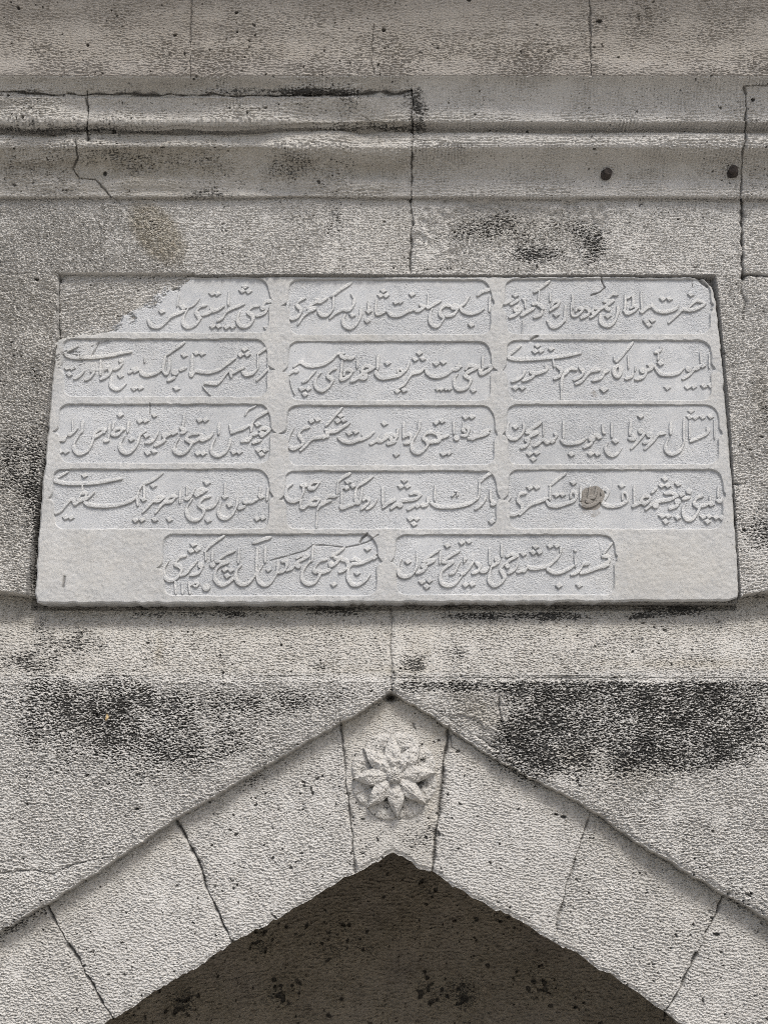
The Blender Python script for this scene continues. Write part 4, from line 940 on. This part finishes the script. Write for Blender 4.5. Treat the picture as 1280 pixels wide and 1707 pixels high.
stS = (0.85 * (sstep(1.2, .8, np.hypot((US - 988) / (21 + 2 * jag), (VS - 829) / (19 + 2 * wob))) + 0.55 * sstep(1.2, .85, np.hypot((US - 988) / (17 + 2 * jag), (VS - 848) / 14))) + 0.55 * B(990, 655, 12, 11) + 0.4 * B(1030, 482, 6, 22) + 0.35 * B(873, 697, 22, 12) + 0.4 * B(1160, 772, 9, 6) + 0.4 * B(612, 622, 12, 9) + 0.4 * B(540, 655, 4, 4)
       + 0.45 * B(345, 515, 10, 6) + 0.3 * B(1120, 935, 14, 22) + 0.25 * B(60, 1000, 30, 8) + 0.3 * B(430, 590, 14, 18))
waS = 0.5 * B(1120, 950, 130, 60) + 0.25 * B(160, 940, 130, 60) + 0.3 * B(150, 590, 90, 40) + 0.2 * (1 - inside) + 0.8 * slope_b + 0.25 * B(600, 470, 400, 10) + 0.2 * B(560, 560, 120, 10)
att_s = np.stack([stS, waS, inside * (1 - 0.45 * lt), np.clip(dS + 0.5 * (slope_b > .55) * (fr < -.55) + 0.22 * slope_b, 0, 1)], -1).astype(np.float32)
def soften(a, d, sig):
    kz = np.fft.fftfreq(a.shape[0], d)[:, None]; kx = np.fft.rfftfreq(a.shape[1], d)[None, :]
    return np.fft.irfft2(np.fft.rfft2(a) * np.exp(-2 * (math.pi * sig) ** 2 * (kx ** 2 + kz ** 2)), s=a.shape)
nook_shade = np.clip((soften(hS_, hS, 0.0022) - hS_) / 0.0011, 0, 1) * (sds < -0.004)     # grime plus shade painted into the corners of the carving
nook_shade *= np.clip(np.gradient(hS_, hS, axis=0) / 0.5 + 0.15, 0, 1)                  # painted shade strongest on slopes that face down
shade_noise = np.clip(0.6 + 0.4 * fnoise(NS, hS, hS, 69, bx=35, bz=35), 0.1, 1)
att_s[..., 3] = np.maximum(att_s[..., 3], 0.50 * nook_shade * shade_noise)
YS = SY - hS_
sdsc = cellc(sds_r)
ins_s = sdsc < 0
bordS = np.zeros(NS, int); kk = ins_s.astype(int)
bordS[:-1, :-1] += kk; bordS[1:, :-1] += kk; bordS[:-1, 1:] += kk; bordS[1:, 1:] += kk
bordS = (bordS > 0) & (bordS < 4)
gz, gx = np.gradient(sds_r, hS)
XS2 = np.where(bordS, XS - np.clip(sds_r, -1.5 * hS, 1.5 * hS) * gx, XS)
ZS2 = np.where(bordS, ZS - np.clip(sds_r, -1.5 * hS, 1.5 * hS) * gz, ZS)
pid = panel_id[:-1, :-1]; slc = cellc(sl_); ownc = own[:-1, :-1]
sdpc = cellc(sdp)
letter = ins_s & (slc < 0) & (sdpc < 0.010) & (ownc >= 0)
panel = ins_s & ~letter & (pid >= 0)
body = ins_s & ~letter & ~panel
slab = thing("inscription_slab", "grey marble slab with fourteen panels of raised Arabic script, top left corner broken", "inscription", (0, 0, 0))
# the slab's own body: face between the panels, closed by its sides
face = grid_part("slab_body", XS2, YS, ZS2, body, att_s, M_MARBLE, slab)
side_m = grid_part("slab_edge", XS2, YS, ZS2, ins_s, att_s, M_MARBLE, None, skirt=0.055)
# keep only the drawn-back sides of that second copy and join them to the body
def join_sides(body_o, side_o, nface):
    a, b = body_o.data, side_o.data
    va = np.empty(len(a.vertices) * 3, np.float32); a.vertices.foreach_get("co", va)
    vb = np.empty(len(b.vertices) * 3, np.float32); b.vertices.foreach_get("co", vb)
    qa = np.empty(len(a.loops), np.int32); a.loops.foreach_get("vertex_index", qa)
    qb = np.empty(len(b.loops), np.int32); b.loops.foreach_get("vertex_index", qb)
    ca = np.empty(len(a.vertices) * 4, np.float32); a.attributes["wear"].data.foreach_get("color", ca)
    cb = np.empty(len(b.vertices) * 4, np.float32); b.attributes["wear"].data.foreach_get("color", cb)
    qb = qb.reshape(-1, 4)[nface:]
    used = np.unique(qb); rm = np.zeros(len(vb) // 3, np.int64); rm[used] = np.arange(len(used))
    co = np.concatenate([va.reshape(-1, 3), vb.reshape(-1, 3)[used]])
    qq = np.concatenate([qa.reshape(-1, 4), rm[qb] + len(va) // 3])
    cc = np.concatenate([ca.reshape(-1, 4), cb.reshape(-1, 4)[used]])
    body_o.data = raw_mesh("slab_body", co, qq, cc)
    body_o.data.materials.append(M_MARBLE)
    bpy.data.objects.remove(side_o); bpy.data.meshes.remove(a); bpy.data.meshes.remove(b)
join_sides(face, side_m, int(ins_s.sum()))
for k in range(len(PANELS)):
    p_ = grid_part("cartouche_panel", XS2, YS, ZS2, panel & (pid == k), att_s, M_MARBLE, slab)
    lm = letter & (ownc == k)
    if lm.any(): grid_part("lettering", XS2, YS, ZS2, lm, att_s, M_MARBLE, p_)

# ------------------------------------------------------------------ rosette on the keystone
rc_x, rc_z = (float(t) for t in at(657, 1293, 0.02))
hR = 0.0008 / RES
gr = np.arange(-0.102, 0.102, hR)
XR, ZR = np.meshgrid(gr, gr)
rr = np.hypot(XR, ZR); ph = np.arctan2(ZR, XR)
NR = XR.shape
wr = fnoise(NR, hR, hR, 71, bx=45, bz=45); wr2 = fnoise(NR, hR, hR, 72, bx=160, bz=160)
A8 = math.pi / 4
off = math.radians(4)
a_low = np.abs((ph - off - A8 / 2 + A8 / 2) % A8 - A8 / 2)          # lower lobes lie between the petals
Rlow = 0.0905 - 0.008 * (a_low / (A8 / 2)) ** 2
hr = np.where(rr < Rlow, 0.009 * np.sqrt(np.clip(1 - (rr / Rlow) ** 8, 0, 1)) + 0.002 - 0.008 * np.clip(1 - rr / 0.085, 0, 1), 0)
hr -= 0.0022 * np.exp(-(np.abs((ph - off) % A8 - A8 / 2) * rr / 0.0022) ** 2) * (rr < Rlow) * (rr > .05)
am = np.abs((ph - off + A8 / 2) % A8 - A8 / 2)
t = rr / 0.086
wpet = 0.0175 * np.clip(np.sin(np.clip((t - 0.08) / 0.92, 0, 1) ** 0.85 * math.pi), 0, 1) ** 1.1
lat = np.sin(am) * rr
pet = (lat < wpet) & (t < 1)
prof = 0.020 + 0.013 * np.sin(np.clip(t, 0, 1) ** 1.2 * math.pi) - 0.003 * t
hp = prof - 0.0095 * (lat / np.maximum(wpet, 1e-4)) ** 1.5 - 0.0016 * np.exp(-(lat / 0.0013) ** 2) * (t < .85)
hr = np.where(pet, np.maximum(hr, hp), hr)
boss = np.clip(1 - (rr / 0.021) ** 2, 0, 1)
hr = np.maximum(hr, np.where(rr < 0.017, 0.020 + 0.014 * np.sqrt(np.clip(1 - (rr / 0.017) ** 2, 0, 1)) - 0.0025 * (np.cos(ph * 8) * np.cos(rr * 700) > 0.35), 0))
worn = sstep(0.018, 0.07, ZR + 0.012 * wr)                     # the upper petals have weathered away most
hr = np.where(hr > 0.001, hr * (1 - 0.45 * worn) + 0.002 * worn, hr)
hr += (0.0010 * wr + 0.0006 * wr2) * (hr > 0.001)
pr = sstep(2.5, 3.1, fnoise(NR, hR, hR, 73, bx=95, bz=95))
hr -= 0.003 * pr * (hr > 0.004)
fall = sstep(0.094, 0.100, rr)
YR = 0.0168 - hr
pr = np.maximum(pr, sstep(2.6, 3.1, fnoise(NR, hR, hR, 74, bx=140, bz=140)))
att_r = np.stack([0.10 + 0.12 * np.clip(-wr, 0, 2) + 0.22 * (hr < .012) * (rr < .07), 0.18 + 0 * hr, 0 * hr, 0.85 * pr], -1)
mr = cellc((hr > 0.0006).astype(float)) > 0.4
ros = grid_part("rosette", XR + rc_x, YR, ZR + rc_z, mr, att_r, M_STONE, keystone)

# ------------------------------------------------------------------ rusty pegs in the cornice, ground, leaf, core of the wall
def plain_mat(name, c1, c2, scale, rough, metal=0.0, bd=0.001):
    m, nt, bs = new_mat(name)
    P = vec_of(nt)
    base = ramp(nt, noise(nt, P, scale, 6, 0.7), [(0.35, c1), (0.65, c2)])
    nt.links.new(base, bs.inputs['Base Color'])
    bs.inputs['Roughness'].default_value = rough; bs.inputs['Metallic'].default_value = metal
    bump(nt, bs, noise(nt, P, scale * 2, 5, 0.7), bd)
    return m
M_RUST = plain_mat("old_rust", (0.014, 0.011, 0.009), (0.05, 0.038, 0.03), 160, 0.9, 0.0, 0.002)
M_GROUND = plain_mat("stone_paving", (0.24, 0.225, 0.20), (0.36, 0.34, 0.31), 3, 0.9, 0.0, 0.004)
M_LEAF = plain_mat("dry_leaf_skin", (0.24, 0.17, 0.08), (0.34, 0.25, 0.12), 200, 0.8)

def lathe(name, prof, n, axis_mat, mat, parent=None, wob=0.0, seed=0):
    r = np.random.default_rng(seed)
    co = []
    for a, rad in prof:
        for i in range(n):
            t = 2 * math.pi * i / n
            q = rad * (1 + wob * (math.sin(3 * t + seed) * 0.5 + r.uniform(-.5, .5) * 0.4))
            co.append(axis_mat @ Vector((q * math.cos(t), -a, q * math.sin(t))))
    quads = []
    for k in range(len(prof) - 1):
        for i in range(n):
            quads.append((k * n + i, (k + 1) * n + i, (k + 1) * n + (i + 1) % n, k * n + (i + 1) % n))
    return link(name, raw_mesh(name, np.array([list(c) for c in co]), np.array(quads), None, False), mat, parent)

from mathutils import Matrix
for i, (u, v, lab_) in enumerate(((1011, 287, "rusty round iron peg stub in the cornice, farther from the right edge"), (1223, 283, "rusty round iron peg stub in the cornice, beside the right-hand joint"))):
    yb = -0.024
    x_, z_ = (float(t) for t in at(u, v, yb - 0.012))
    t_ = thing("iron_peg", lab_, "peg", (x_, yb, z_), "iron pegs in the cornice")
    M = Matrix.Rotation(math.radians(14 - 22 * i), 4, 'Z') @ Matrix.Rotation(math.radians(-6), 4, 'X')
    lathe("peg_shaft", [(-0.03, .0098), (0.004, .0098), (0.006, .0104), (0.008, .0096), (0.010, .0104), (0.012, .0096), (0.014, .0102), (0.0155, .0088), (0.0150, .0060), (0.0158, .0035), (0.0150, .0002)], 22, M, M_RUST, t_, 0.10, 3 + i)
    lathe("peg_collar", [(-0.004, .0125), (0.003, .0122), (0.0045, .0108), (0.0045, .0097)], 22, M, M_RUST, t_, 0.14, 8 + i)

# a dry leaf caught on the left haunch
lx, lz = (float(t) for t in at(178, 1196, -0.014))
co, q = [], []
for k in range(9):
    s = k / 8
    w = 0.0026 * math.sin(math.pi * min(1, 0.06 + s * 0.94)) ** 0.7
    for sx in (-1, 0, 1):
        co.append((lx + sx * w + 0.003 * math.sin(s * 3), -0.0165 - 0.002 * abs(sx) - 0.003 * math.sin(s * 5), lz + (s - 0.5) * 0.014))
for k in range(8):
    for j in range(2):
        a = k * 3 + j
        q.append((a, a + 1, a + 4, a + 3))
lf = link("dry_leaf", raw_mesh("dry_leaf", np.array(co), np.array(q), None, True), M_LEAF)
md = lf.modifiers.new("thickness", 'SOLIDIFY'); md.thickness = 0.0006
lf['label'] = "tiny ochre dry leaf stuck to the blackened block left of the arch"; lf['category'] = "leaf"

# body of the wall behind its faces
def box(name, x0, x1, y0, y1, z0, z1, mat, parent=None):
    co = np.array([(x, y, z) for x in (x0, x1) for y in (y0, y1) for z in (z0, z1)])
    q = np.array([(0, 1, 3, 2), (4, 6, 7, 5), (0, 4, 5, 1), (2, 3, 7, 6), (0, 2, 6, 4), (1, 5, 7, 3)])
    return link(name, raw_mesh(name, co, q), mat, parent)
core = box("wall_core", -2.05, 2.05, NICHE_Y + 0.03, NICHE_Y + 0.5, 0.0, float(pz[-1]) + 0.02, M_STONE, wall)

g = link("ground", raw_mesh("ground", np.array([(-300, -300, 0), (300, -300, 0), (300, 300, 0), (-300, 300, 0)], float), np.array([(0, 1, 2, 3)])), M_GROUND)
g['kind'] = "structure"
